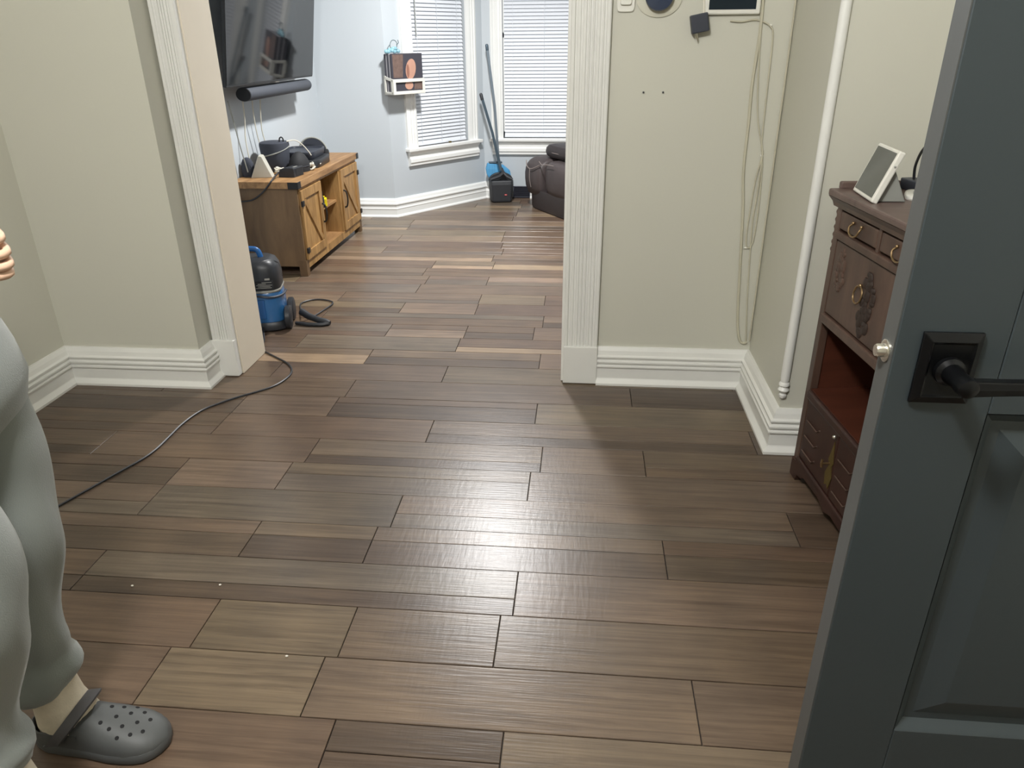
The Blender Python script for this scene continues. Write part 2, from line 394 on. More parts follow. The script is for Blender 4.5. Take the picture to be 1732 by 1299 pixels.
BC = Vector((X2R, YW2)); cd = Vector((BD.x, -BD.y))
MBR = Matrix(((cd.x, BD.y, 0, BC.x), (cd.y, BD.x, 0, BC.y), (0, 0, 1, 0), (0, 0, 0, 1)))
struct(MB().box(-.06, BLEN, 0, .13, 0, CEIL, MBR).build('wall_bay_right', M['wall_living']))

def window(idx, T, s0, s1, cw):
    """casing, stool, apron, sashes and pane around an opening s0..s1 (cw = casing width)"""
    root = bpy.data.objects.new('window_%d' % idx, None); C.objects.link(root); struct(root)
    p = MB()
    for a, b in ((s0-cw, s0), (s1, s1+cw)):
        pr = [(a, 0), (a, -.022), (a+.018, -.026), (a+.024, -.018), (a+cw*.5-.012, -.020), (a+cw*.5, -.014), (a+cw*.5+.012, -.020), (b-.024, -.018), (b-.018, -.026), (b, -.022), (b, 0)]
        p.prism(pr, WZ0, WZ1+.1, T)
    p.box(s0, s1, -.022, 0, WZ1, WZ1+.1, T)
    p.build('casing', M['trim_living'], root)
    q = MB()
    q.box(s0-cw-.018, s1+cw+.03, -.055, .05, WZ0-.028, WZ0, T)
    q.build('stool', M['trim_living'], root, bevel=.006)
    a = MB()
    pr = [(0, WZ0-.028), (-.045, WZ0-.028), (-.030, WZ0-.05), (-.022, WZ0-.056), (-.022, WZ0-.075), (-.034, WZ0-.09), (-.036, WZ0-.115), (-.026, WZ0-.125), (-.026, WZ0-.142), (0, WZ0-.15)]
    rings = [[(s, y, z) for y, z in pr] for s in (s0-cw+.004, s1+cw)]
    a.loft(rings, True, T)
    a.build('apron', M['trim_living'], root)
    f = MB()
    f.box(s0, s0+.045, .055, .09, WZ0, WZ1, T); f.box(s1-.045, s1, .055, .09, WZ0, WZ1, T)
    f.box(s0, s1, .055, .09, WZ0, WZ0+.05, T); f.box(s0, s1, .055, .09, WZ1-.05, WZ1, T); f.box(s0, s1, .055, .09, 1.37, 1.41, T)
    f.build('sash', M['trim_living'], root)
    MB().box(s0+.04, s1-.04, .07, .074, WZ0+.04, WZ1-.04, T).build('pane', M['glass'], root)
    return root
window(1, MBAY, .275, .885, .108)
window(2, MFR, W2S0, W2S1, .105)

# ------------------------------------------------------------------ trim
BASE = [(0, 0), (.046, 0), (.046, .010), (.032, .026), (.030, .030), (.030, .078), (.037, .081), (.037, .087), (.028, .090), (.028, .097), (.036, .100), (.036, .107), (.025, .111), (.025, .119), (.032, .122), (.032, .128), (.022, .133), (.018, .150), (.010, .166), (0, .166)]
BASE2 = [(0, 0), (.040, 0), (.040, .008), (.026, .02), (.026, .062), (.030, .068), (.024, .080), (.024, .098), (.032, .104), (.032, .112), (.024, .122), (.018, .140), (.008, .152), (0, .152)]
o = MB().sweep(BASE, [(XL, -3.0), (XL, 2.778), (-1.605, 2.778), (-1.605, 2.885)]).build('baseboard_left', M['trim']); struct(o)
o = MB().sweep(BASE, [(0.085, YA), (0.72, YA), (0.72, 2.40), (1.18, 2.40)]).build('baseboard_front', M['trim']); struct(o)
o = MB().sweep(BASE2, [(XT, YB+.02), (XT, YF), (BAY_A.x, BAY_A.y), (BAY_B.x, BAY_B.y), (X2L+.255, YW2)]).build('baseboard_far', M['trim_living']); struct(o)
o = MB().sweep(BASE2, [(X2L+.425, YW2), (X2R, YW2), (.86, YF), (2.0, YF)]).build('baseboard_bay', M['trim_living']); struct(o)

def casing(name, x0, x1, yw, plinth_extra):
    wdt = x1-x0
    root = bpy.data.objects.new(name, None); C.objects.link(root); struct(root)
    fr = yw-.030
    pts = [(x0, yw), (x0, fr+.004), (x0+.004, fr), (x0+.014, fr), (x0+.017, fr+.006), (x0+.022, fr+.006), (x0+.026, fr+.002)]
    for fr_, dp in ((.28, .004), (.42, .007), (.52, .007), (.62, .007), (.76, .004)):
        u = x0+wdt*fr_
        pts += [(u-.0052, fr+.002), (u-.0035, fr+.002+dp), (u+.0035, fr+.002+dp), (u+.0052, fr+.002)]
    pts += [(x1-.026, fr+.002), (x1-.022, fr+.006), (x1-.017, fr+.006), (x1-.014, fr), (x1-.004, fr), (x1, fr+.004), (x1, yw)]
    MB().prism(pts, .17, 2.55).build('casing', M['trim'], root)
    MB().box(x0-.001, x1+.001, fr-.008, yw, 0.003, .172).build('plinth', M['trim'], root, bevel=.003)
    return root
casing('trim_1', -1.605+.012, -1.50+.006, 2.905, 0)
casing('trim_2', -0.056, 0.086, YA, 0)
# jamb linings of the opening
struct(rbox(-1.502, -1.488, 2.905, YB+.02, 0.002, 2.42).build('trim_3', M['jamb']))
struct(rbox(-0.066, -0.05, YA-.01, YB+.02, 0.002, 2.42).build('trim_4', M['trim']))
# turned corner bead on the outside corner
prof = [(.0, .205), (.008, .206), (.013, .212), (.013, .220), (.007, .226), (.015, .231), (.019, .238), (.015, .246), (.011, .250), (.018, .255), (.018, .262), (.0135, .268), (.0155, .285), (.0155, 2.0), (.012, 2.02), (.018, 2.03), (.0, 2.05)]
o = MB().lathe(prof, 16, Matrix.Translation((0.722, 2.398, 0))).build('trim_5', M['trim'], smooth=True); struct(o)

# ------------------------------------------------------------------ the open door
def door():
    X0, X1, Y0, Y1 = 0.363, 1.165, 0.82, 0.856
    root = bpy.data.objects.new('door_1', None); C.objects.link(root); root.location = (X1, Y1, 0); struct(root)
    T = Matrix.Translation((-X1, -Y1, 0))
    st = .122
    fr = MB()
    panels = [(.92, 1.94), (.418, .942-.0), (.10, .27)]
    panels = [(1.10, 1.94), (.42, .945), (.09, .27)]
    fr.box(X0, X0+st, Y0, Y1, .012, 2.06, T); fr.box(X1-st, X1, Y0, Y1, .012, 2.06, T)
    zs = [.012]+[z for p in sorted(panels) for z in p]+[2.06]
    for i in range(0, len(zs), 2): fr.box(X0+st, X1-st, Y0, Y1, zs[i], zs[i+1], T)
    fr.build('door_frame', M['door'], root, bevel=.0015, seg=1)
    MB().box(X0-.0015, X0, Y0+.001, Y1-.001, .012, 2.06, T).build('door_edge', M['door_edge'], root)
    for z0, z1 in panels:
        xa, xb = X0+st, X1-st
        def ring(d, y): return [(xa+d, y, z0+d), (xb-d, y, z0+d), (xb-d, y, z1-d), (xa+d, y, z1-d)]
        for yy, sg in ((Y0, 1), (Y1, -1)):
            rs = [ring(0, yy+sg*.0005), ring(.003, yy+sg*.003), ring(.014, yy+sg*.013), ring(.026, yy+sg*.013), ring(.058, yy+sg*.002), ring(.060, yy+sg*.0015)]
            mb = MB(); mb.loft(rs, False, T); n_ = len(mb.v); mb.f.append((n_-4, n_-3, n_-2, n_-1))
            mb.build('door_panel', M['door'], root)
    hz = 1.004; hx = X0+.060
    h = bpy.data.objects.new('door_handle', None); C.objects.link(h); h.parent = root
    def pyr(w0, z0, y0, w1, z1, y1): return [[(hx-w0, y0, hz-z0), (hx+w0, y0, hz-z0), (hx+w0, y0, hz+z0), (hx-w0, y0, hz+z0)], [(hx-w1, y1, hz-z1), (hx+w1, y1, hz-z1), (hx+w1, y1, hz+z1), (hx-w1, y1, hz+z1)]]
    mb = MB()
    a = pyr(.033, .044, Y0, .033, .044, Y0-.004); b = pyr(.024, .034, Y0-.010, .022, .032, Y0-.008)
    mb.loft([a[0], a[1], b[0], b[1]], True, T)
    mb.build('rosette', M['black_hw'], h, bevel=.001)
    ML = T @ Matrix.Translation((hx, Y0-.009, hz)) @ Matrix.Rotation(PI/2, 4, 'X')
    mb = MB().lathe([(.017, 0), (.0165, .006), (.012, .010), (.0105, .028), (.0115, .040), (.0105, .052), (.006, .055)], 20, ML)
    mb.build('spindle', M['black_hw'], h, smooth=True)
    lv = [(hx-.004, Y0-.052, hz-.002), (hx+.010, Y0-.052, hz-.001), (hx+.04, Y0-.050, hz-.001), (hx+.08, Y0-.049, hz), (hx+.112, Y0-.050, hz)]
    rings = []
    for (x, y, z), r in zip(lv, (.0095, .0095, .0085, .0080, .0085)):
        rings.append([(x, y+.006, z-r), (x, y-.006, z-r), (x, y-.008, z), (x, y-.006, z+r), (x, y+.006, z+r), (x, y+.008, z)])
    MB().loft(rings, True, T).build('lever', M['black_hw'], h, bevel=.002)
    # edge latch
    l = bpy.data.objects.new('latch', None); C.objects.link(l); l.parent = root
    ME = T @ Matrix.Translation((X0-.0015, (Y0+Y1)/2, hz+.012)) @ Matrix.Rotation(-PI/2, 4, 'Y')
    MB().lathe([(.0135, 0), (.0135, .0015), (.012, .002), (.0085, .002)], 24, ME).build('latch_ring', M['steel'], l, smooth=True)
    MB().lathe([(.008, .0), (.008, .010), (.0068, .012), (.001, .0122)], 20, ME).build('latch_bolt', M['steel'], l, smooth=True)
    for hz2 in (.25, 1.05, 1.85):
        MB().tube([(X1+.006, Y1-.004, hz2-.045), (X1+.006, Y1-.004, hz2+.045)], .006, 10, T).build('hinge', M['black_hw'], root)
door()
# ------------------------------------------------------------------ blinds
def blind(label, T, s0, s1, wand_s):
    org = T @ Vector((s0, .02, WZ0))
    root = thing('window_blind', label, 'blind', org, group=None)
    R = T.to_3x3().to_4x4()
    wdt = s1-s0-.016
    z = .035; N = 0; mesh0 = None
    step = .0288
    while z < WZ1-WZ0-.06:
        if mesh0 is None:
            sl = MB(); c = .0165; tl = math.radians(62)
            rings = []
            for x in (.010, wdt):
                ring = []
                for q in (-1, -.4, .4, 1):
                    h = .0028*(1-q*q)
                    ring.append((x, q*c*math.cos(tl)-h*math.sin(tl), q*c*math.sin(tl)*1.0+h*math.cos(tl)*.3))
                for q in (1, .4, -.4, -1):
                    h = .0028*(1-q*q)
                    ring.append((x, q*c*math.cos(tl)-h*math.sin(tl)+.0008, q*c*math.sin(tl)*1.0+h*math.cos(tl)*.3))
                rings.append(ring)
            sl.loft(rings, True, R)
            o = sl.build('slat', M['blind'], root, smooth=True); mesh0 = o
        else:
            o = mesh0.copy(); C.objects.link(o); o.parent = root
        o.location = (0, 0, z); z += step; N += 1
    MB().box(.008, wdt, -.013, .013, .004, .022, R).build('bottom_rail', M['blind'], root, bevel=.003)
    MB().box(.004, wdt+.006, -.02, .02, WZ1-WZ0-.045, WZ1-WZ0-.005, R).build('head_rail', M['blind'], root, bevel=.003)
    for u in (.12, .5, .88):
        MB().box(wdt*u-.001, wdt*u+.001, -.0165, -.0150, .02, WZ1-WZ0-.05, R).build('ladder_cord', M['blind'], root)
    if wand_s is not None:
        MB().tube([R @ Vector((wand_s, -.024, WZ1-WZ0-.06)), R @ Vector((wand_s, -.024, .84))], .0035, 6).build('wand', M['grey_plastic'], root)
    return root
blind('white slatted blind behind the record rack, with a tilt wand', MBAY, .278, .884, .055)
blind('white slatted blind above the brown sofa and dustpan handles', MFR, W2S0+.002, W2S1-.002, None)
lk = MB().box(-.012, .012, -.012, .0, 0, .012).box(-.003, .003, -.02, -.01, .008, .014)
lo = lk.build('sash_latch', M['brass_old']); lo.location = MBAY @ Vector((.655, .0, WZ0)); lo.rotation_euler = (0, 0, BAY_ANG)
tag(lo, 'tiny dark latch on the white stool of the left bay window', 'latch')

# ------------------------------------------------------------------ television and soundbar
def tv():
    # screen leans forward and is hung on the side wall
    root = thing('television', 'large flat black television on the wall above the oak stand', 'television', (-1.955, 4.885, 1.125))
    tilt = math.radians(8.5)
    T = Matrix.Rotation(tilt, 4, 'Y')
    L = .705; Hh = .80
    MB().box(-.020, 0, -L, L, 0, Hh, T).build('tv_case', M['tv_shell'], root, bevel=.004)
    MB().box(-.045, -.018, -L*.8, L*.8, .06, Hh*.8, T).build('back_cover', M['tv_shell'], root, bevel=.01)
    MB().box(.0003, .002, -L+.006, L-.006, .012, Hh-.006, T).build('screen', M['screen'], root)
    MB().box(-.175, -.10, -.2, .2, .20, .55).box(-.12, -.015, -.03, .03, .30, .45).build('wall_mount', M['black_metal'], root)
tv()
def soundbar():
    root = thing('soundbar', 'long dark grey soundbar with rounded ends below the television', 'soundbar', (-2.0, 5.02, 1.073))
    def ring(y, k): return [(.048*k*math.cos(a), y, .040*k*math.sin(a)) for a in [2*PI*i/20 for i in range(20)]]
    h = .535
    MB().loft([ring(-h+.004, .98), ring(-h+.012, 1), ring(h-.012, 1), ring(h-.002, .9)]).build('body', M['soundbar'], root, smooth=True)
    MB().loft([ring(-h, .93), ring(-h+.006, .97)]).build('end_cap', M['black_matte'], root, smooth=True)
    MB().loft([ring(h-.004, .9), ring(h, .8)]).build('end_cap', M['black_matte'], root, smooth=True)
    MB().box(-.13, -.03, -.3, -.27, -.012, .012).box(-.13, -.03, .27, .30, -.012, .012).build('bracket', M['black_metal'], root)
soundbar()
o = MB().box(-.02, .02, -.03, .03, -.005, .008).build('cable_clip', M['white_plastic'], bevel=.003); o.location = (-1.985, 4.95, 1.122)
tag(o, 'small white clip between the television and the soundbar', 'clip')
for i, (pts, lab) in enumerate((([(-2.08, 4.44, 1.04), (-2.085, 4.49, .90), (-2.08, 4.51, .78), (-2.07, 4.54, .62)], 'thin grey cable hanging from the television, nearest the doorway'),
                   ([(-2.06, 4.60, 1.06), (-2.075, 4.62, .92), (-2.08, 4.60, .80), (-2.06, 4.58, .63)], 'thin white cable hanging behind the white triangular router'),
                   ([(-2.06, 4.74, 1.05), (-2.075, 4.76, .92), (-2.08, 4.80, .76), (-2.06, 4.86, .61)], 'pale cable running from the soundbar down behind the black canister'),
                   ([(-2.04, 4.82, 1.05), (-2.06, 4.83, .92), (-2.07, 4.85, .80), (-2.05, 4.90, .64)], 'white cable dropping from the soundbar, farthest along the wall'))):
    o = MB().tube(smooth_path(pts, 5), .004, 6).build('tv_cable', M['white_cable' if i else 'grey_plastic'], smooth=True)
    tag(o, lab, 'cable', 'cables hanging below the television')

# ------------------------------------------------------------------ oak television stand
def tv_stand():
    root = thing('tv_stand', 'oak barn-door television stand with black handles and open centre shelf', 'tv stand', (-1.718, 4.40, 0))
    D, W = -.40, 1.25
    F, S = M['oak_front'], M['oak_side_shaded']
    t = MB(); t.box(D-.005, .018, -.022, W+.022, .548, .588)
    t.build('top', M['oak_flat'], root, bevel=.002)
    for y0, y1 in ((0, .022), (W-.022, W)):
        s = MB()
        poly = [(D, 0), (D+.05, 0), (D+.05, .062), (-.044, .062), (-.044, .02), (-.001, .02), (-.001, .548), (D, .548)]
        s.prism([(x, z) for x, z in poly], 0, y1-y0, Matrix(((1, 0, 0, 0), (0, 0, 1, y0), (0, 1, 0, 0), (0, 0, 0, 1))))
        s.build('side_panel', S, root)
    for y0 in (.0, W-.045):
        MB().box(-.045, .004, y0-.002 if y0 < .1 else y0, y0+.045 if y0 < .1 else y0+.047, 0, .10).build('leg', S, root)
    MB().box(-.02, .004, .045, W-.045, .045, .095).build('bottom_rail', F, root)
    MB().box(-.02, .004, .02, W-.02, .53, .548).build('top_rail', F, root)
    for y in (.395, .80): MB().box(D+.01, .002, y, y+.02, .095, .53).build('divider', F, root)
    MB().box(D+.01, .0, .022, W-.022, .080, .096).build('bottom_board', M['oak_flat'], root)
    MB().box(D, D+.006, .022, W-.022, .08, .548).build('back_panel', M['dark_in'], root)
    MB().box(D+.01, -.03, .415, .80, .312, .328).build('shelf', M['oak_flat'], root)
    for y0, y1, hs in ((.022, .395, 1), (.82, W-.022, 0)):
        d = MB(); z0, z1 = .10, .528; b = .055
        d.box(-.004, .016, y0+.002, y0+b, z0, z1); d.box(-.004, .016, y1-b, y1-.002, z0, z1)
        d.box(-.004, .016, y0+b, y1-b, z0, z0+b); d.box(-.004, .016, y0+b, y1-b, z1-b, z1)
        do = d.build('door', F, root, bevel=.0015)
        MB().box(-.004, .005, y0+b-.001, y1-b+.001, z0+b-.001, z1-b+.001).build('door_panel', F, do)
        # diagonal brace across the panel
        ya, za, yb, zb = (y0+b, z1-b, y1-b, z0+b)
        dv = Vector((0, yb-ya, zb-za)).normalized(); nv = Vector((0, -dv.z, dv.y))*.017
        A = Vector((0, ya, za)); Bp = Vector((0, yb, zb))
        br = MB(); ring = lambda P: [tuple(P+nv+Vector((.004, 0, 0))), tuple(P-nv+Vector((.004, 0, 0))), tuple(P-nv+Vector((.014, 0, 0))), tuple(P+nv+Vector((.014, 0, 0)))]
        br.loft([ring(A+dv*.012), ring(Bp-dv*.012)])
        br.build('brace', F, do)
        hy = y1-.025 if hs else y0+.025
        MB().tube(smooth_path([(.016, hy, .265), (.034, hy, .275), (.042, hy, .325), (.034, hy, .375), (.016, hy, .385)], 4), .006, 8).build('handle', M['black_metal'], do, smooth=True)
        gy = y0+.006 if hs else y1-.006
        for z in (.16, .45): MB().box(.010, .024, gy-.014, gy+.018, z-.017, z+.017).build('hinge', M['black_metal'], do, bevel=.003)
    for y0, y1, k in ((-.024, .03, 0), (W-.03, W+.024, 1)):
        MB().box(-.045, .020, y0, y1, .546, .587).build('corner_bracket', M['black_metal'], root, bevel=.002)
tv_stand()
TZ = .588
def at(o, x, y, z, rz=0): o.location = (x, y, z); o.rotation_euler = (0, 0, rz); return o
# things on the stand
def router():
    r = thing('router', 'pale triangular router standing at the near end of the oak stand', 'router', (-1.978, 4.525, TZ), math.radians(12))
    rg = lambda y, k: [(-.066*k, y, 0), (.066*k, y, 0), (.014*k, y, .128), (-.006*k, y, .132)]
    MB().loft([rg(0, 1), rg(.085, .96)]).build('shell', M['router'], r, bevel=.004)
    MB().box(-.03, .03, .084, .088, .01, .05).build('port_panel', M['black_plastic'], r)
router()
def pod():
    r = thing('speaker', 'small dark rounded speaker between the wall and the pale router', 'speaker', (-2.082, 4.575, TZ))
    MB().loft([superring(0, 0, z, rx, ry, 18) for z, rx, ry in ((0, .036, .030), (.03, .040, .034), (.08, .036, .03), (.105, .024, .022), (.115, .008, .008))]).build('body', M['charcoal_cloth'], r, smooth=True)
    MB().lathe([(.030, .0), (.030, .004), (.024, .006)], 18, Matrix.Translation((.0, -.02, .06)) @ Matrix.Rotation(PI/2, 4, 'X')).build('driver', M['black_matte'], r, smooth=True)
pod()
def canister():
    r = thing('canister_bag', 'tall charcoal canister bag with a slanted flap seam and top loop', 'bag', (-1.985, 4.80, TZ))
    MB().loft([superring(0, 0, z, k, k, 24, 2.3) for z, k in ((0, .070), (.01, .078), (.09, .086), (.165, .092), (.178, .090), (.184, .080))]).build('body', M['charcoal_cloth'], r, smooth=True)
    MB().tube([(.0915*math.cos(a), .0915*math.sin(a), .10+.055*(math.sin(a+.9)*.5+.5)) for a in [-2.2+2.6*i/14 for i in range(15)]], .004, 6).build('flap_seam', M['grey_plastic'], r, smooth=True)
    MB().tube(smooth_path([(.045, -.02, .182), (.05, -.02, .205), (.06, -.015, .212), (.068, -.01, .200), (.066, -.01, .18)], 4), .0045, 6).build('loop', M['black_matte'], r, smooth=True)
canister()
def dome():
    r = thing('headset_case', 'black half-dome case leaning beside the charcoal canister bag', 'case', (-1.832, 4.795, TZ), math.radians(-15))
    MB().loft([superring(.0, 0, z, rx, ry, 20, 2.2) for z, rx, ry in ((0, .060, .075), (.03, .062, .080), (.07, .052, .068), (.10, .035, .048), (.12, .014, .02))]).build('shell', M['black_matte'], r, smooth=True)
    MB().tube([(.0635*math.cos(a)*1.0, .0805*math.sin(a), .035) for a in [2*PI*i/24 for i in range(25)]], .0022, 5).build('zip', M['navy_plastic'], r, smooth=True)
dome()
def cablebox():
    r = thing('set_top_box', 'small black box with three white marks at the front of the stand', 'box', (-1.818, 4.605, TZ), math.radians(-8))
    def rg(y, k):
        return [(-.056*k, y, 0), (.050, y, 0), (.050, y, .052), (.046, y, .056), (-.02, y, .056), (-.045*k, y, .046), (-.056*k, y, .025)]
    MB().loft([rg(-.058, 1), rg(.065, .95)]).build('body', M['black_plastic'], r, bevel=.002)
    MB().box(.0505, .0512, -.03, .05, .006, .046).build('front_panel', M['black_matte'], r)
    for y in (-.010, .008, .026): MB().box(.020, .032, y-.004, y+.004, .0562, .0568).build('mark', M['white_plastic'], r)
cablebox()
def console():
    r = thing('game_console', 'black two-tier console case at the middle of the oak stand', 'console', (-1.885, 5.07, TZ), math.radians(4))
    MB().loft([superring(0, 0, z, .130*k, .175*k, 28, 7) for z, k in ((0, .97), (.006, 1), (.046, 1), (.052, .985))]).build('base', M['black_plastic'], r, smooth=True)
    MB().loft([superring(-.02, 0.0, z, .118*k, .165*k, 28, 8) for z, k in ((.052, .93), (.06, .97), (.098, 1.03), (.102, 1.02), (.102, .95), (.092, .93))]).build('tray', M['navy_plastic'], r, smooth=True)
    MB().box(.1305, .1312, -.14, -.11, .022, .028).build('mark', M['white_plastic'], r)
console()
def arch():
    r = thing('headphones', 'headphones with a pale arched band behind the black console case', 'headphones', (-1.91, 5.30, TZ), math.radians(10))
    def half(rad, y0, y1):
        mb = MB(); pl = [(rad*math.cos(PI*i/16), .055+rad*math.sin(PI*i/16)) for i in range(17)]+[(-rad, 0), (rad, 0)]
        return mb.prism(pl, y0, y1, Matrix(((1, 0, 0, 0), (0, 0, 1, 0), (0, 1, 0, 0), (0, 0, 0, 1))))
    half(.092, .015, .05).build('cushion_case', M['charcoal_cloth'], r, bevel=.006)
    MB().tube([(.098*math.cos(PI*i/18), -.01, .052+.100*math.sin(PI*i/18)) for i in range(19)], .006, 8).build('headband', M['grey_plastic'], r, smooth=True)
    for s in (-1, 1): MB().lathe([(.03, -.012), (.034, -.006), (.034, .008), (.026, .014)], 18, Matrix.Translation((s*.094, -.01, .040)) @ Matrix.Rotation(PI/2, 4, 'Y')).build('ear_cup', M['black_matte'], r, smooth=True)
arch()
def tangle(x, y, lab, seed, n=5, sc_=.035):
    q = random.Random(seed); mb = MB()
    for i in range(n):
        pts = []; a = q.uniform(0, 6); rr = sc_*q.uniform(.6, 1)
        for k in range(9):
            t = a+k*.8; pts.append((rr*math.cos(t)*q.uniform(.7, 1), rr*1.2*math.sin(t)*q.uniform(.7, 1), .008+.034*q.random()))
        mb.tube(smooth_path(pts, 4), .0048, 6)
    o = mb.build('cable_coil', M['white_cable'], smooth=True); at(o, x, y, TZ); tag(o, lab, 'cable'); return o
tangle(-1.915, 4.665, 'bundled white cable squeezed between router and small black box', 3, 6, .034)
tangle(-1.772, 4.845, 'little bundle of white cable beside the black console case', 5, 5, .026)
o = MB().tube(smooth_path([(-1.90, 4.80, .772), (-1.86, 4.84, .775), (-1.83, 4.88, .745), (-1.80, 4.90, .70), (-1.785, 4.905, .672)], 6), .0035, 6).build('charging_cable', M['white_cable'], smooth=True)
tag(o, 'thin white cable arching from canister bag over the black dome', 'cable')
o = MB().tube(smooth_path([(-1.875, 4.545, .62), (-1.86, 4.40, .60), (-1.875, 4.372, .575), (-1.93, 4.373, .52), (-2.00, 4.373, .48), (-2.10, 4.373, .47)], 6), .005, 6).build('trailing_cable', M['black_plastic'], smooth=True)
tag(o, 'dark cord drooping across the near side of the oak stand', 'cord')
# things inside the stand
def yellow_box():
    r = thing('tape_box', 'bright yellow box on the centre shelf of the oak stand', 'box', (-1.765, 4.985, .328), math.radians(20))
    MB().box(-.022, .022, -.035, .035, 0, .050).build('carton', M['yellow'], r, bevel=.003)
    MB().box(-.010, .010, -.012, .02, .0505, .062).build('flap', M['yellow'], r)
yellow_box()
def spray(x, y, z, h, m, cap, lab, nm):
    r = thing(nm, lab, 'bottle', (x, y, z))
    MB().lathe([(.014, 0), (.016, .004), (.016, h*.62), (.012, h*.72), (.007, h*.78), (.007, h*.84)], 16).build('bottle_body', m, r, smooth=True)
    MB().lathe([(.009, h*.82), (.010, h*.86), (.009, h), (.004, h*1.01)], 14).build('cap', cap, r, smooth=True)
spray(-1.752, 4.915, .328, .105, M['black_plastic'], M['black_matte'], 'slim black bottle beside the yellow box on the shelf', 'spray_bottle')
spray(-1.75, 4.865, .096, .10, M['grey_plastic'], M['white_plastic'], 'pale grey bottle on the bottom board of the oak stand', 'lotion_bottle')

# ------------------------------------------------------------------ carpet cleaner
def cleaner():
    loc = (-1.655, 3.52, 0); rz = math.radians(14)
    r = thing('carpet_cleaner', 'blue and black portable carpet cleaner behind the left door jamb', 'carpet cleaner', loc, rz)
    def rr(z, k, dx=0, e=4): return superring(dx, 0, z, .135*k, .115*k, 28, e)
    MB().loft([rr(0.004, 1.06), rr(.012, 1.12), (rr(.035, 1.12)), rr(.05, 1.04)]).build('base', M['black_plastic'], r, smooth=True)
    MB().loft([rr(.05, 1.0), rr(.058, 1.02), rr(.17, .98), rr(.20, .95), rr(.205, .92)]).build('tank', M['blue_tank'], r, smooth=True)
    MB().box(-.03, .05, -.1185, -.110, .07, .17).build('tank_window', M['blue'], r, bevel=.004)
    MB().loft([rr(.205, .94), rr(.212, .97), rr(.285, .975), rr(.325, .94, -.002), rr(.352, .85, -.004), rr(.366, .68, -.006)]).build('top_housing', M['black_plastic'], r, smooth=True)
    MB().loft([[(x, y, z) for x, y, z in superring(.0, 0, .205, .1325, .113, 28, 4)], superring(0, 0, .212, .1345, .115, 28, 4), superring(0, 0, .217, .1325, .113, 28, 4)]).build('tank_rim', M['label_grey'], r, smooth=True)
    # label plates with printed lines
    lp = MB().box(.010, .105, -.1125, -.1085, .225, .268).build('label_plate', M['black_matte'], r)
    q = MB()
    for i, (a, b) in enumerate(((.018, .096), (.03, .09), (.022, .10), (.03, .07), (.05, .098))): q.box(a, b, -.1132, -.1126, .232+.007*i, .2345+.007*i)
    q.build('print', M['label_grey'], lp)
    MB().box(-.08, .09, -.110, -.1045, .272, .281).build('silver_band', M['label_grey'], r)
    q = MB()
    for i, x in enumerate((-.06, -.044, -.03, -.016, -.002, .018, .034)): q.box(x, x+.010, -.1045, -.103, .290+(i % 2)*.003, .304)
    q.build('lettering', M['label_grey'], r)
    MB().tube(smooth_path([(-.08, 0, .33), (-.075, 0, .385), (-.045, 0, .405), (0, 0, .408), (.035, 0, .395), (.048, 0, .335)], 5), .014, 10).build('handle', M['blue'], r, smooth=True)
    MB().tube(smooth_path([(.02, -.09, .335), (.06, -.075, .352), (.10, -.03, .345), (.115, .02, .315), (.12, .03, .25)], 5), .013, 10).build('hose_guard', M['black_plastic'], r, smooth=True)
    MB().tube(smooth_path([(-.10, -.115, .20), (0, -.125, .198), (.09, -.118, .185), (.135, -.06, .180), (.145, .0, .185)], 6), .006, 8).build('hose', M['navy_plastic'], r, smooth=True)
    for y in (-.07, .07):
        MB().lathe([(.012, -.014), (.055, -.014), (.060, -.010), (.060, .010), (.055, .014), (.012, .014)], 24, Matrix.Translation((.150, y, .060)) @ Matrix.Rotation(PI/2, 4, 'Y')).build('wheel', M['black_plastic'], r, smooth=True)
    # hand tool lying on the floor beside it
    Ti = (Matrix.Translation(loc) @ Matrix.Rotation(rz, 4, 'Z')).inverted()
    P = [Ti @ Vector(p) for p in ((-1.465, 3.60, .05), (-1.42, 3.575, .035), (-1.36, 3.555, .022), (-1.32, 3.545, .016), (-1.295, 3.54, .012))]
    MB().tube(P, [.020, .018, .016, .018, .012], 10).build('hand_tool', M['black_plastic'], r, smooth=True)
    MB().tube([Ti @ Vector(p) for p in ((-1.475, 3.53, .012), (-1.40, 3.515, .010), (-1.33, 3.52, .010), (-1.30, 3.535, .012))], .010, 8).build('tool_bracket', M['black_plastic'], r, smooth=True)
    loop = [(-1.47, 3.62, .03), (-1.55, 3.80, .006), (-1.565, 3.87, .006), (-1.53, 3.92, .006), (-1.48, 3.935, .006), (-1.41, 3.91, .006), (-1.385, 3.86, .006), (-1.40, 3.76, .006), (-1.425, 3.65, .006), (-1.45, 3.60, .02)]
    MB().tube(smooth_path([Ti @ Vector(p) for p in loop], 6), .0045, 6).build('cord_loop', M['black_plastic'], r, smooth=True)
    cord = [(-1.60, 3.40, .03), (-1.555, 3.30, .006), (-1.519, 3.181), (-1.475, 3.139), (-1.399, 3.079), (-1.337, 3.028), (-1.293, 2.97), (-1.272, 2.906), (-1.278, 2.835), (-1.301, 2.773), (-1.349, 2.716), (-1.413, 2.654), (-1.462, 2.595), (-1.498, 2.539), (-1.516, 2.475), (-1.524, 2.395), (-1.522, 2.301), (-1.522, 2.213), (-1.535, 2.14), (-1.569, 2.05), (-1.6, 1.962), (-1.639, 1.857), (-1.671, 1.767), (-1.718, 1.672), (-1.80, 1.5), (-1.95, 1.3), (-2.12, 1.2)]
    cord = [(p[0], p[1], p[2] if len(p) > 2 else .0045) for p in cord]
    MB().tube(smooth_path([Ti @ Vector(p) for p in cord], 4), .0042, 6).build('power_cord', M['black_plastic'], r, smooth=True)
cleaner()

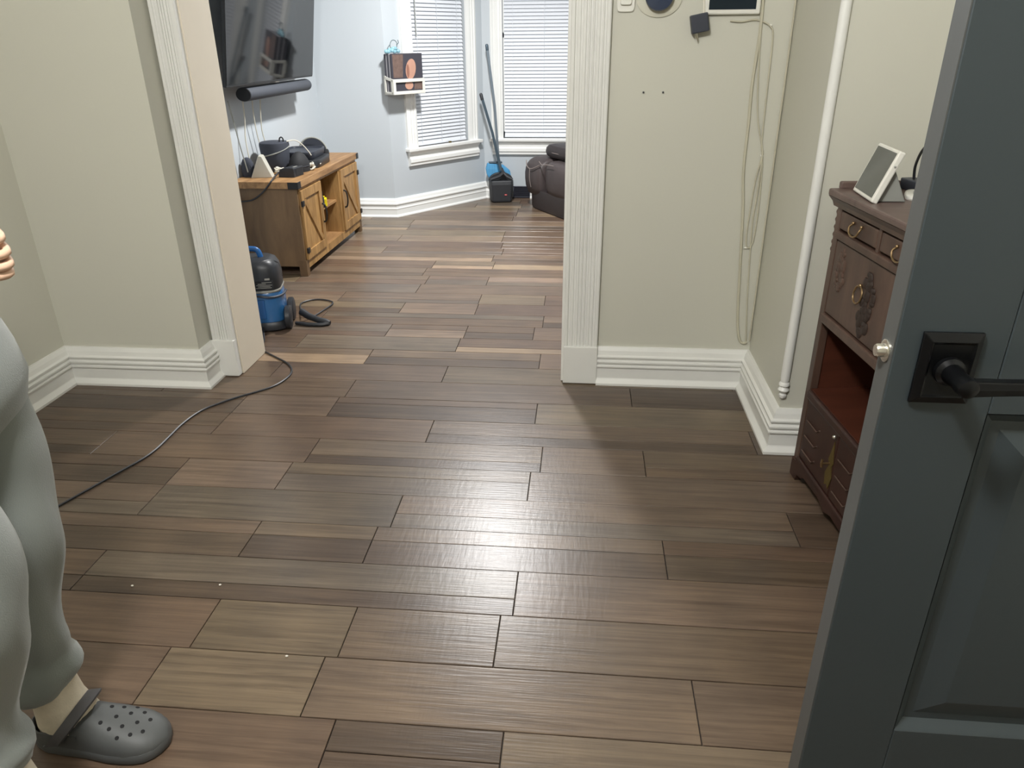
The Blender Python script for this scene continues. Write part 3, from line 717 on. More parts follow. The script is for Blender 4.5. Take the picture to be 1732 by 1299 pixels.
# ------------------------------------------------------------------ broom and dustpan
def broom_set():
    # upright dustpan
    r = thing('dustpan', 'upright black dustpan with a long handle in the bay corner', 'dustpan', (-.735, 6.84, 0), math.radians(12))
    sec = [(-.085, -.055), (.085, -.055), (.105, .0), (.09, .06), (-.09, .06), (-.105, 0)]
    rings = [[(x*k, y*k2+dy, z) for x, y in sec] for z, k, k2, dy in ((.002, .92, .9, 0), (.02, .98, 1, 0), (.16, 1.08, 1.05, 0.0), (.195, 1.08, 1.0, .005))]
    MB().loft(rings).build('pan', M['pan'], r, bevel=.008)
    hood = []
    for i in range(13):
        a = PI*i/12
        hood.append((.112*math.cos(a), .185+.075*math.sin(a)))
    hood += [(-.10, .17), (-.05, .160), (.0, .150), (.05, .160), (.10, .17)]
    MB().prism(hood, .025, .058, Matrix(((1, 0, 0, 0), (0, 0, 1, 0), (0, 1, 0, 0), (0, 0, 0, 1)))).build('hood', M['pan'], r, bevel=.006)
    MB().tube([(-.10, -.05, .21), (-.02, -.035, .232), (.02, -.02, .262), (.005, .0, .30)], [.012, .016, .018, .012], 8).tube([(.10, -.05, .205), (.05, -.035, .23), (.02, -.02, .262)], [.010, .014, .016], 8).build('yoke', M['pan'], r, smooth=True)
    top = Vector((-.16, .07, .92)); b0 = Vector((.0, -.005, .28))
    MB().tube([b0, b0.lerp(top, .5)+Vector((.012, 0, 0)), top], [.014, .012, .012], 10).build('handle', M['handle'], r, smooth=True)
    MB().tube([b0.lerp(top, .93), top, top+(top-b0).normalized()*.012], [.0145, .0145, .009], 10).build('grip', M['black_plastic'], r, smooth=True)
    lg = MB().lathe([(.0135, 0), (.0135, .0016)], 16, Matrix.Translation((.035, -.0600, .072)) @ Matrix.Scale(.5, 4, (0, 0, 1)) @ Matrix.Rotation(PI/2, 4, 'X')).build('logo', M['red'], r)
    MB().box(.027, .043, -.0618, -.0612, .0705, .0735).build('logo_bar', M['white_plastic'], lg)
    # broom clipped behind it
    b = thing('broom', 'broom with blue bristles and long pale pole leaning behind the dustpan', 'broom', (-.765, 6.935, 0), math.radians(12))
    rings = []
    q = random.Random(2)
    head = []
    for z, wl_, wr, d in ((.195, .090, .105, .020), (.235, .112, .110, .024), (.285, .120, .100, .024), (.335, .105, .04, .018)):
        head.append([(-wl_, -d, z), (wr, -d, z-.02), (wr, d, z-.02), (-wl_, d, z)])
    MB().loft(head).build('bristles', M['bristle'], b, bevel=.006)
    MB().loft([[(x, y, .330+dz*.8) for x, y in ((-.090, -.02), (.03, -.02), (.03, .02), (-.090, .02))] for dz in (0, .02)]).build('head_cap', M['handle'], b, bevel=.004)
    t2 = Vector((-.085, .025, 1.31)); b2 = Vector((-.0, .0, .33))
    MB().tube([b2, b2.lerp(t2, .5)+Vector((.015, 0, 0)), t2], .0115, 10).build('pole', M['broom_pole'], b, smooth=True)
    MB().tube([b2.lerp(t2, .96), t2, t2+Vector((-.002, 0, .012))], [.0135, .0135, .008], 10).build('pole_cap', M['handle'], b, smooth=True)
broom_set()

# ------------------------------------------------------------------ floor register in the baseboard
def register():
    x0, x1 = -.640, -.478
    r = thing('vent_register', 'dark metal vent register set in the baseboard beside the sofa', 'vent', ((x0+x1)/2, YW2-.001, 0))
    W = (x1-x0)/2
    MB().box(-W, W, -.008, .0, .004, .108).build('back_plate', M['black_matte'], r)
    fr = MB(); fr.box(-W, W, -.020, -.006, .004, .016); fr.box(-W, W, -.020, -.006, .098, .110); fr.box(-W, -W+.012, -.020, -.006, .016, .098); fr.box(W-.012, W, -.020, -.006, .016, .098)
    fr.build('frame', M['vent'], r, bevel=.002)
    for i in range(6): MB().box(-W+.012, W-.012, -.018, -.008, .022+.0128*i, .028+.0128*i).build('louvre', M['vent'], r)
register()

# ------------------------------------------------------------------ sofa
def sofa():
    # front faces the television; far arm is the end that shows
    ang = math.atan2(-.85, .53)
    r = thing('sofa', 'dark brown leather sofa with pale seams under the bay window', 'sofa', (-.475, 6.675, 0), ang)
    # local x runs along the sofa towards the camera, local y points away from its front into the room's right
    def puff(x0, x1, y0, y1, z0, z1, e=3.2, n=28, bul=.0):
        cx, cy, rx, ry = (x0+x1)/2, (y0+y1)/2, (x1-x0)/2, (y1-y0)/2
        return MB().loft([superring(cx, cy, z0+(z1-z0)*t, rx*k, ry*k, n, e) for t, k in ((0, .86), (.05, .93), (.2, .98), (.5, 1.0), (.75, .99), (.9, .93), (.97, .83), (1.0, .66))])
    L, D = 1.55, .60
    MB().loft([superring(L/2, D/2, z, L/2*k, (D/2+.02)*k, 40, 9) for z, k in ((.006, .985), (.02, .995), (.14, 1.0), (.17, .995))]).build('base', M['leather_dark'], r, smooth=True)
    def arm(x0, x1):
        prof = [(-.012, .06), (-.045, .18), (-.055, .31), (-.03, .385), (.03, .425), (.10, .437), (.3, .437), (.5, .43), (.56, .40), (.57, .2), (.56, .12)]
        rings = []
        for t, k in ((0, .90), (.06, .96), (.25, 1), (.75, 1), (.94, .96), (1, .9)):
            x = x0+(x1-x0)*t
            rings.append([(x, .25+(y-.25)*k, .30+(z-.30)*k) for y, z in prof])
        return MB().loft(rings)
    arm(-.015, .27).build('armrest', M['leather'], r, smooth=True, subsurf=1)
    arm(L-.26, L).build('armrest', M['leather'], r, smooth=True, subsurf=1)
    for i in range(2):
        a = .275+i*.505
        puff(a, a+.50, -.035, .42, .15, .430, 4).build('seat_cushion', M['leather'], r, smooth=True)
    for i in range(2):
        a = .26+i*.52
        puff(a, a+.51, .38, .58, .40, .82, 4).build('back_cushion', M['leather'], r, smooth=True)
    MB().tube(smooth_path([(.03, -.035, .402), (.07, -.052, .365), (.13, -.058, .345), (.20, -.054, .358), (.265, -.03, .39)], 5), .004, 6).build('seam', M['stitch'], r, smooth=True)
    MB().tube(smooth_path([(.135, -.059, .345), (.14, -.062, .31), (.14, -.062, .26), (.14, -.048, .19)], 5), .0035, 6).build('seam', M['stitch'], r, smooth=True)
    MB().tube(smooth_path([(.27, -.04, .42), (.33, -.045, .40), (.40, -.045, .41), (.52, -.045, .415)], 5), .0035, 6).build('seam', M['stitch'], r, smooth=True)
    c = thing('throw_cushion', 'dark brown cushion lying on the far arm of the sofa', 'cushion', (-.275, 6.535, .440), ang)
    MB().loft([superring(.12, .11, z, .22*k, .135*k, 28, 5) for z, k in ((0, .84), (.015, .95), (.045, 1.0), (.075, .97), (.098, .86), (.108, .6))]).build('pad', M['leather_dark'], c, smooth=True)
    MB().tube([(.12+.222*math.cos(a), .11+.137*math.sin(a), .045) for a in [PI+.5+1.6*i/10 for i in range(11)]], .003, 5).build('piping', M['stitch'], c, smooth=True)
sofa()

# ------------------------------------------------------------------ record rack on the bay wall
def rack():
    s0 = -.0475; off = .125
    F = BAY_A+BD*s0+BN*.028
    T = (F.x, F.y, .970)
    r = thing('record_rack', 'white wall-mounted rack with rectangular openings, holding records by the window', 'rack', T, BAY_ANG)
    W, Dp = .325, .105
    m = M['white_plastic']
    def frame(parent, nm, x0, x1, z0, z1, y0, y1, b):
        mb = MB(); mb.box(x0, x0+b, y0, y1, z0, z1); mb.box(x1-b, x1, y0, y1, z0, z1); mb.box(x0+b, x1-b, y0, y1, z0, z0+b); mb.box(x0+b, x1-b, y0, y1, z1-b, z1)
        return mb.build(nm, m, parent, bevel=.002)
    # local y is into the wall, so the front is at -Dp
    frame(r, 'front_frame', 0, W, 0, .112, -Dp-.010, -Dp, .024)
    for x in (0, W-.010):
        mb = MB()
        b = .020
        mb.box(x, x+.010, -Dp, -Dp+b, 0, .112); mb.box(x, x+.010, -b, 0, 0, .135); mb.box(x, x+.010, -Dp, 0, 0, b)
        mb.prism([(-Dp, .112), (-Dp, .092), (0, .115), (0, .135)], x, x+.010, Matrix(((0, 0, 1, 0), (1, 0, 0, 0), (0, 1, 0, 0), (0, 0, 0, 1))))
        mb.build('side_frame', m, r, bevel=.001)
    MB().box(0, W, -Dp, 0, 0, .010).build('floor_plate', m, r)
    MB().box(.05, W-.05, .0, .026, .03, .11).build('wall_plate', m, r)
    # records, front cover first
    n = 8; z = .012
    for i in range(n):
        y = -Dp+.006+i*.0115
        loc = Vector((F.x, F.y, .970)) + Vector((BD.x*.006-BN.x*y*1.0, BD.y*.006-BN.y*y, z))
        lab = 'vinyl record at the front of the white rack, dark cover with a tan face' if i == 0 else '%s record sleeve, %s from the front of the white rack' % ('pale' if i in (2, 5) else 'dark', ('second', 'third', 'fourth', 'fifth', 'sixth', 'seventh', 'eighth')[i-1])
        q = thing('vinyl_record', lab, 'record', loc, BAY_ANG, group='records in the white rack')
        mm = M['cover'] if i == 0 else (M['spine_light'] if i in (2, 5) else M['spine'])
        MB().box(0, .313, 0, .0075, 0, .282 - (0.004 if i % 3 == 1 else 0)).build('sleeve', mm, q, bevel=.0008)
        if i == 0:
            # plain stand-in print: tan oval and a lower tan shape on charcoal, brown panel at the left
            def flat(nm, pts, mt, yy=-.0006):
                mb = MB(); mb.prism(pts, yy, yy+.0005, Matrix(((1, 0, 0, 0), (0, 0, 1, 0), (0, 1, 0, 0), (0, 0, 0, 1))))
                return mb.build(nm, mt, q)
            flat('print_panel', [(.012, .11), (.105, .11), (.12, .275), (.012, .275)], M['cover_brown'])
            flat('print_oval', [(.19+.052*math.cos(a)+.012*math.sin(a), .168+.075*math.sin(a)) for a in [2*PI*i/20 for i in range(20)]], M['cover_tan'], -.0012)
            flat('print_shade', [(.160+.014*math.cos(a), .155+.05*math.sin(a)) for a in [2*PI*i/14 for i in range(14)]], M['cover_shade'], -.0018)
            flat('print_lower', [(.165+.042*math.cos(a), .052+.032*math.sin(a)) for a in [2*PI*i/16 for i in range(16)]], M['cover_tan'], -.0012)
            flat('print_sleeve', [(.215, .02), (.30, .02), (.30, .085), (.225, .085)], M['cover_brown'], -.0012)
    # glassy ornament standing on the records
    P = Vector((F.x, F.y, 0))+Vector((BD.x*.02-BN.x*(-.055), BD.y*.02-BN.y*(-.055), 1.264))
    g = thing('glass_ornament', 'pale blue ornament with twisted wire loops on top of the records', 'ornament', P, BAY_ANG)
    mb = MB(); q2 = random.Random(4)
    for i in range(7): mb.ball((.0+.020*i-.02, -.004+.01*q2.random(), .014+.012*q2.random()), (.019, .015, .014+.006*q2.random()), 10, 6)
    mb.ball((.06, 0, .035), (.03, .018, .016), 10, 6)
    mb.build('body', M['ornament'], g, smooth=True)
    mb = MB()
    mb.tube(smooth_path([(.03, 0, .03), (.02, 0, .06), (.04, 0, .09), (.07, 0, .092), (.09, 0, .07), (.085, 0, .04)], 6), .003, 6)
    mb.tube(smooth_path([(.085, 0, .06), (.105, 0, .075), (.10, 0, .095)], 5), .003, 6)
    mb.tube(smooth_path([(-.02, 0, .01), (.0, .005, .04), (.02, .0, .062)], 5), .003, 6)
    mb.build('wire_loops', M['ornament_dark'], g, smooth=True)
rack()

# ------------------------------------------------------------------ devices on the hall wall
def wall_things():
    W = YA
    r = thing('light_switch', 'white rounded switch plate beside the right door casing', 'switch', (.134, W, 1.436))
    MB().loft([superring(0, 0, 0, .032*k, 0.06*k, 24, 5) for k in (1,)]+[]) if False else None
    T = Matrix(((1, 0, 0, 0), (0, 0, -1, 0), (0, 1, 0, 0), (0, 0, 0, 1)))
    def plate(x, z, rx, rz, d, e, m, par, nm, n=28, y=0):
        return MB().loft([superring(x, z, y, rx, rz, n, e), superring(x, z, y+d*.7, rx, rz, n, e), superring(x, z, y+d, rx*.94, rz*.96, n, e)], True, T).build(nm, m, par, smooth=True)
    plate(0, .06, .0325, .060, .008, 6, M['white_plastic'], r, 'plate')
    plate(0, .062, .020, .040, .0115, 8, M['white_plastic'], r, 'rocker', y=.007)
    t = thing('thermostat', 'round dark thermostat on a white oval wall plate', 'thermostat', (.249, W, 1.474))
    plate(0, .012, .080, .068, .006, 2.1, M['oval_plate'], t, 'oval_plate', 36)
    MB().lathe([(.048, .006), (.049, .012), (.049, .028), (.046, .032), (.001, .033)], 32, Matrix.Translation((-.001, 0, .012)) @ Matrix.Rotation(PI/2, 4, 'X')).build('dial', M['thermo'], t, smooth=True)
    p = thing('wall_panel', 'white framed control tablet mounted on the hall wall', 'tablet', (.500, W, 1.424))
    MB().box(-.096, .096, -.018, 0, 0, .150).build('shell', M['white_plastic'], p, bevel=.006)
    MB().box(-.080, .080, -.0188, -.0175, .016, .136).build('screen', M['wall_screen'], p)
    a = thing('power_adapter', 'dark square adapter hanging crooked beside the wall tablet', 'adapter', (.392, W, 1.398))
    R = Matrix.Rotation(math.radians(11), 4, 'Y')
    R = Matrix.Rotation(math.radians(-11), 4, 'Y')
    MB().box(-.030, .030, -.040, -.004, -.030, .030, R).build('body', M['navy_plastic'], a, bevel=.004)
    MB().tube([(.012, -.02, .028), (.012, -.02, .045), (.008, -.012, .10), (.006, -.01, .16)], [.005, .004, .003, .003], 8).build('lead', M['white_cable'], a, smooth=True)
    MB().tube([(-.008, -.02, -.028), (-.006, -.02, -.040), (.0, -.016, -.052), (.001, -.014, -.058)], [.005, .0045, .003, .0015], 8).build('plug_tip', M['steel'], a, smooth=True)
    for x, lab in ((.2145, 'small dark wall anchor hole below the switch, the left one'), (.2855, 'small dark wall anchor hole below the thermostat, the right one')):
        q = thing('wall_anchor', lab, 'anchor', (x, W, 1.172))
        MB().lathe([(.0045, 0), (.0045, .003), (.0025, .0032)], 12, Matrix.Rotation(PI/2, 4, 'X')).build('sleeve', M['grey_plastic'], q)
        MB().lathe([(.0030, .0032), (.0028, .0040), (.0005, .0041)], 10, Matrix.Rotation(PI/2, 4, 'X')).build('screw', M['black_matte'], q)
    y = W-.006
    c1 = [(.604, y, 1.62), (.604, y, 1.44), (.606, y, 1.36), (.600, y, 1.20), (.604, y, 1.06), (.606, y, .90), (.622, y, .75), (.640, y, .50), (.655, y, .30), (.672, y, .215), (.690, y, .197), (.704, y-.002, .205)]
    o = MB().tube(smooth_path(c1, 5), .0055, 6).build('wall_cable', M['painted_cable'], smooth=True)
    tag(o, 'thick painted cable running down the hall wall to the baseboard', 'cable')
    c2 = [(.500, y, 1.405), (.54, y, 1.402), (.58, y, 1.408), (.61, y, 1.402), (.640, y, 1.385), (.652, y, 1.35), (.655, y, 1.2), (.660, y, 1.0), (.668, y, .95), (.655, y, .86), (.648, y, .70), (.650, y, .62), (.662, y, .60), (.676, y, .63), (.680, y, .75), (.674, y, .90), (.668, y, .95)]
    o = MB().tube(smooth_path(c2, 5), .003, 6).build('looped_wire', M['painted_cable'], smooth=True)
    tag(o, 'thin looped wire tied up beside the wall corner', 'wire')
    c3 = [(.606, y-.003, 1.44), (.612, y, 1.30), (.632, y, 1.10), (.664, y, .98), (.668, y-.003, .95), (.668, y, .80), (.664, y, .70), (.672, y, .55), (.682, y, .40), (.700, y, .21)]
    o = MB().tube(smooth_path(c3, 5), .003, 6).build('corner_wire', M['painted_cable'], smooth=True)
    tag(o, 'thin wire slanting from wall tablet down into the corner', 'wire')
    c4 = [(.712, W-.008, 1.75), (.713, W-.008, 1.3), (.713, W-.008, 1.0), (.713, W-.008, .6), (.713, W-.008, .21)]
    o = MB().tube(c4, .0035, 6).build('straight_wire', M['painted_cable'], smooth=True)
    tag(o, 'straight painted wire following the corner between the two hall walls', 'wire')
    for z, x in ((.95, .668), (1.39, .638), (.60, .650), (.20, .700)):
        o = MB().box(-.006, .006, -.008, 0, -.003, .003).build('cable_clip', M['white_plastic'], bevel=.001); at(o, x, W, z)
        tag(o, {.95: 'white clip gathering the wires beside the corner at waist height', 1.39: 'white clip on the thin wire just right of the wall tablet', .60: 'white clip at the bottom of the wire loop', .20: 'white clip where the thick cable meets the baseboard'}[z], 'clip', 'clips holding the hall wires')
wall_things()

# ------------------------------------------------------------------ antique chest by the door
def chest():
    # local x along the front towards the camera (from the far end), local y towards the back
    Lp = Vector((.748, 2.240)); ang = math.atan2(-.53, .050)
    r = thing('antique_chest', 'dark carved wooden chest with brass pulls and an open red compartment', 'chest', (Lp.x, Lp.y, 0), ang)
    W, D = .56, .34
    m, ml = M['chest'], M['chest_low']
    # top board and gallery
    MB().box(-.028, W+.028, -.028, D+.01, .932, .952).build('top_board', M['chest_top'], r, bevel=.005)
    MB().prism([(-.028, .952), (W+.028, .952), (W+.028, .970), (W+.01, .976), (.02, .976), (-.02, .972)], D-.008, D+.01, Matrix(((1, 0, 0, 0), (0, 0, 1, 0), (0, 1, 0, 0), (0, 0, 0, 1)))).build('back_rail', M['chest_top'], r)
    MB().box(-.03, -.012, .0, D+.01, .950, .972).build('end_rail', M['chest_top'], r, bevel=.005)
    MB().sweep([(0, .900), (.012, .905), (.016, .918), (.026, .932), (0, .932)], [(0, D), (0, 0), (W, 0), (W, D)]).build('cornice', m, r)
    for x0 in (0, W-.02): MB().box(x0, x0+.02, 0, D, .04, .90).build('side_panel', m, r)
    MB().box(.02, W-.02, D-.012, D, .04, .90).build('back_panel', M['chest_in'], r)
    # face frame
    for x0 in (0, W-.032): MB().box(x0, x0+.032, -.004, .02, .04, .905).build('stile', m, r, bevel=.002)
    MB().box(.030, W-.030, -.012, .02, .818, .842).build('rail', m, r, bevel=.005)
    MB().box(.030, W-.030, -.012, .02, .560, .590).build('rail', m, r, bevel=.005)
    MB().box(.030, W-.030, -.012, .02, .300, .330).build('rail', ml, r, bevel=.006)
    MB().box(.030, W-.030, -.010, .02, .060, .085).build('rail', ml, r, bevel=.005)
    MB().box(W/2-.008, W/2+.008, -.006, .02, .84, .905).build('drawer_divider', m, r)
    # two drawers
    for i in range(2):
        x0, x1 = (.036, W/2-.010) if i == 0 else (W/2+.010, W-.036)
        d = MB().box(x0, x1, -.006, .25, .848, .898).build('drawer', m, r, bevel=.004)
        cx = (x0+x1)/2
        bail = [(cx-.026, -.008, .882), (cx-.031, -.016, .872), (cx-.022, -.019, .858), (cx, -.020, .852), (cx+.022, -.019, .858), (cx+.031, -.016, .872), (cx+.026, -.008, .882)]
        MB().tube(smooth_path(bail, 4), .0028, 8).build('bail_pull', M['brass'], d, smooth=True)
        mb = MB()
        for s in (-1, 1): mb.ball((cx+s*.026, -.009, .883), .005, 10, 6)
        mb.build('pull_posts', M['brass'], d, smooth=True)
    # drop front with relief and ring
    f = MB().box(.036, W-.036, -.004, .012, .594, .814).build('drop_front', m, r, bevel=.003)
    cx, cz = W*.46, .705
    def relief(cx, cz, sx, sz, y, mt, par, seed):
        q = random.Random(seed); mb = MB()
        for i in range(34):
            a = q.uniform(0, 2*PI); t = math.sqrt(q.random())
            px_ = cx+sx*t*math.cos(a)*(1-.35*abs(math.sin(a))); pz = cz+sz*t*math.sin(a)
            mb.ball((px_, y, pz), (q.uniform(.008, .016), .005, q.uniform(.008, .018)), 8, 5)
        return mb.build('carved_relief', mt, par, smooth=True)
    relief(cx+.02, cz-.005, .042, .092, -.005, M['carving'], f, 3)
    relief(.09, cz+.02, .03, .07, -.003, m, f, 8)
    relief(W-.10, cz+.0, .03, .07, -.003, m, f, 9)
    ring = [(.024*math.cos(a)+W*.42, -.012+.003*math.sin(a), .712+.024*math.sin(a)) for a in [2*PI*i/22 for i in range(23)]]
    MB().tube(ring, .0026, 8, caps=False).build('ring_pull', M['brass'], f, smooth=True)
    MB().ball((W*.42, -.008, .737), .006, 10, 6).build('ring_post', M['brass'], f, smooth=True)
    # open compartment
    MB().box(.02, W-.02, .0, D-.012, .322, .332).build('compartment_floor', M['chest_in'], r)
    MB().box(.02, W-.02, .0, D-.012, .556, .566).build('compartment_roof', M['chest_in'], r)
    for x0 in (.02, W-.026): MB().box(x0, x0+.006, .006, D-.012, .332, .556).build('compartment_side', M['chest_in'], r)
    # lower pair of doors with brass lock plate and key
    for i in range(2):
        x0, x1 = (.036, W/2-.002) if i == 0 else (W/2+.002, W-.036)
        d = MB().box(x0, x1, -.004, .012, .088, .296).build('door', ml, r, bevel=.004)
        mb = MB()
        for k in range(3): mb.tube([(x0+.02, -.006, .12+.055*k), (x0+.10, -.006, .12+.055*k), (x0+.12, -.006, .135+.055*k)], .0025, 6)
        mb.build('incised_line', M['chest'], d)
        if i == 0:
            pl = [(W/2-.020, .200), (W/2-.012, .228), (W/2-.002, .268), (W/2+.004, .228), (W/2+.014, .200), (W/2+.006, .185), (W/2+.018, .150), (W/2+.008, .110), (W/2-.004, .120), (W/2-.018, .112), (W/2-.026, .150), (W/2-.010, .185)]
            MB().prism([(x-.015, z) for x, z in pl], -.0062, -.004, Matrix(((1, 0, 0, 0), (0, 0, 1, 0), (0, 1, 0, 0), (0, 0, 0, 1)))).build('lock_plate', M['brass_old'], d)
            MB().tube([(W/2-.02, -.006, .192), (W/2-.02, -.030, .192)], .003, 8).tube([(W/2-.02, -.030, .180), (W/2-.02, -.032, .192), (W/2-.02, -.030, .206)], .004, 8).build('key', M['brass'], d, smooth=True)
            MB().ball((W/2-.012, -.012, .286), .007, 10, 6).build('catch', M['steel'], d, smooth=True)
    # apron and feet
    ap = [(0, .0), (.05, .0), (.06, .025), (.09, .03), (.11, .045), (W/2-.05, .05), (W/2, .032), (W/2+.05, .05), (W-.11, .045), (W-.09, .03), (W-.06, .025), (W-.05, 0), (W, 0), (W, .066), (0, .066)]
    MB().prism(ap, -.010, .012, Matrix(((1, 0, 0, 0), (0, 0, 1, 0), (0, 1, 0, 0), (0, 0, 0, 1)))).build('apron', ml, r, bevel=.002)
    for x in (.0, W-.045): MB().box(x, x+.045, D-.05, D, 0, .045).build('foot', ml, r, bevel=.004)
    # scalloped ornaments down the corner
    mb = MB()
    for i in range(6): mb.ball((-.004, .008, .888-.022*i), (.009-.0006*i, .012, .0115), 10, 6)
    mb.build('corner_carving', m, r, smooth=True)
chest()
CT = .952
def smart_display():
    # landscape tablet leaning back, screen towards the room
    bl, br = Vector((.766, 2.212, CT+.004)), Vector((.757, 2.036, CT+.004))
    ax = (br-bl).normalized(); upv = Vector((.048, -.002, .130)); H_ = upv.length; upv.normalize()
    nrm = ax.cross(upv).normalized()          # points out of the screen
    if nrm.x > 0: nrm = -nrm
    Wd = (br-bl).length
    r = thing('smart_display', 'white framed tablet leaning on a grey wedge on the chest', 'tablet', (bl.x, bl.y, CT))
    def P(u, v, n): return (bl+ax*u+upv*v+nrm*n)-Vector(r.location)
    def slab(u0, u1, v0, v1, n0, n1): return MB().add([P(u0,v0,n0),P(u1,v0,n0),P(u1,v1,n0),P(u0,v1,n0),P(u0,v0,n1),P(u1,v0,n1),P(u1,v1,n1),P(u0,v1,n1)], [(3,2,1,0),(4,5,6,7),(0,1,5,4),(1,2,6,5),(2,3,7,6),(3,0,4,7)])
    slab(0, Wd, 0, H_, -.018, 0).build('frame', M['white_plastic'], r, bevel=.004)
    slab(.009, Wd-.009, .010, H_-.008, -.001, .0008).build('screen', M['hub_screen'], r)
    w_ = MB(); u0, u1 = .025, Wd-.02
    q0 = [P(u0, .012, -.018), P(u0, .095, -.018), P(u0, .030, -.018)+Vector((.10, 0, 0))]
    def tri(u): 
        a = P(u, .004, -.017); b = P(u, .098, -.017); c = Vector((a.x+.078, a.y, .001))
        a = Vector((a.x, a.y, .001)); return [a, b, c]
    w_.loft([tri(u0), tri(u1)]); w_.build('wedge_stand', M['grey_plastic'], r, bevel=.003)
    MB().ball(P(Wd+.0005, H_*.72, -.009), .003, 8, 5).build('button', M['grey_plastic'], r)
smart_display()
def chest_clutter():
    h = thing('charging_plate', 'flat pale charging plate behind the tablet on the chest', 'charger', (.918, 2.125, CT), math.radians(-20))
    MB().loft([superring(0, 0, z, .040*k, .06*k, 28, 3.5) for z, k in ((.0, .96), (.004, 1), (.010, .98), (.013, .9))]).build('plate', M['white_plastic'], h, smooth=True)
    MB().box(-.02, .02, -.03, .0, .0132, .016).build('pad', M['grey_plastic'], h)
    b = thing('black_box', 'small black box with pale ends on the chest near the wall', 'box', (.945, 2.232, CT), math.radians(10))
    MB().box(-.022, .022, -.045, .045, 0, .030).build('body', M['navy_plastic'], b, bevel=.003)
    for y0 in (-.049, .045): MB().box(-.018, .018, y0, y0+.004, .004, .026).build('end_plate', M['steel'], b)
    q = thing('radio', 'dark upright radio partly hidden by the grey door', 'radio', (.905, 2.025, CT), math.radians(-15))
    MB().loft([superring(0, 0, z, .035*k, .050*k, 24, 4) for z, k in ((0, .98), (.01, 1), (.10, .9), (.122, .8), (.126, .6))]).build('body', M['black_plastic'], q, smooth=True)
    MB().box(-.037, -.031, -.03, .03, .02, .07).build('grille', M['black_matte'], q, bevel=.002)
    o = MB().tube(smooth_path([(.935, 2.23, CT+.032), (.925, 2.215, CT+.07), (.91, 2.16, CT+.115), (.90, 2.10, CT+.142), (.90, 2.06, CT+.14), (.905, 2.035, CT+.128)], 6), .004, 6).build('black_lead', M['black_plastic'], smooth=True)
    tag(o, 'black lead arching from small box to the dark radio', 'cable')
    o = MB().tube(smooth_path([(.83, 1.885, CT+.004), (.815, 1.90, CT+.004), (.800, 1.885, CT+.004), (.800, 1.85, CT+.004), (.82, 1.82, CT+.004), (.86, 1.80, CT+.004)], 6), .003, 6).build('lead_loop', M['black_plastic'], smooth=True)
    tag(o, 'small loop of dark lead near the front edge of the chest', 'cable')
chest_clutter()

for (x, y, lab) in ((-1.195, 1.497, 'tiny white crumb on the floor near the standing person'), (-.677, 1.284, 'tiny white crumb on the board in front of the clog'), (-.955, 1.52, 'tiny pale crumb on the seam by the tan board')):
    o = MB().ball((0, 0, .002), (.004, .003, .002), 7, 4).build('crumb', M['paper']); o.location = (x, y, .0002); tag(o, lab, 'crumb', 'crumbs on the floor')
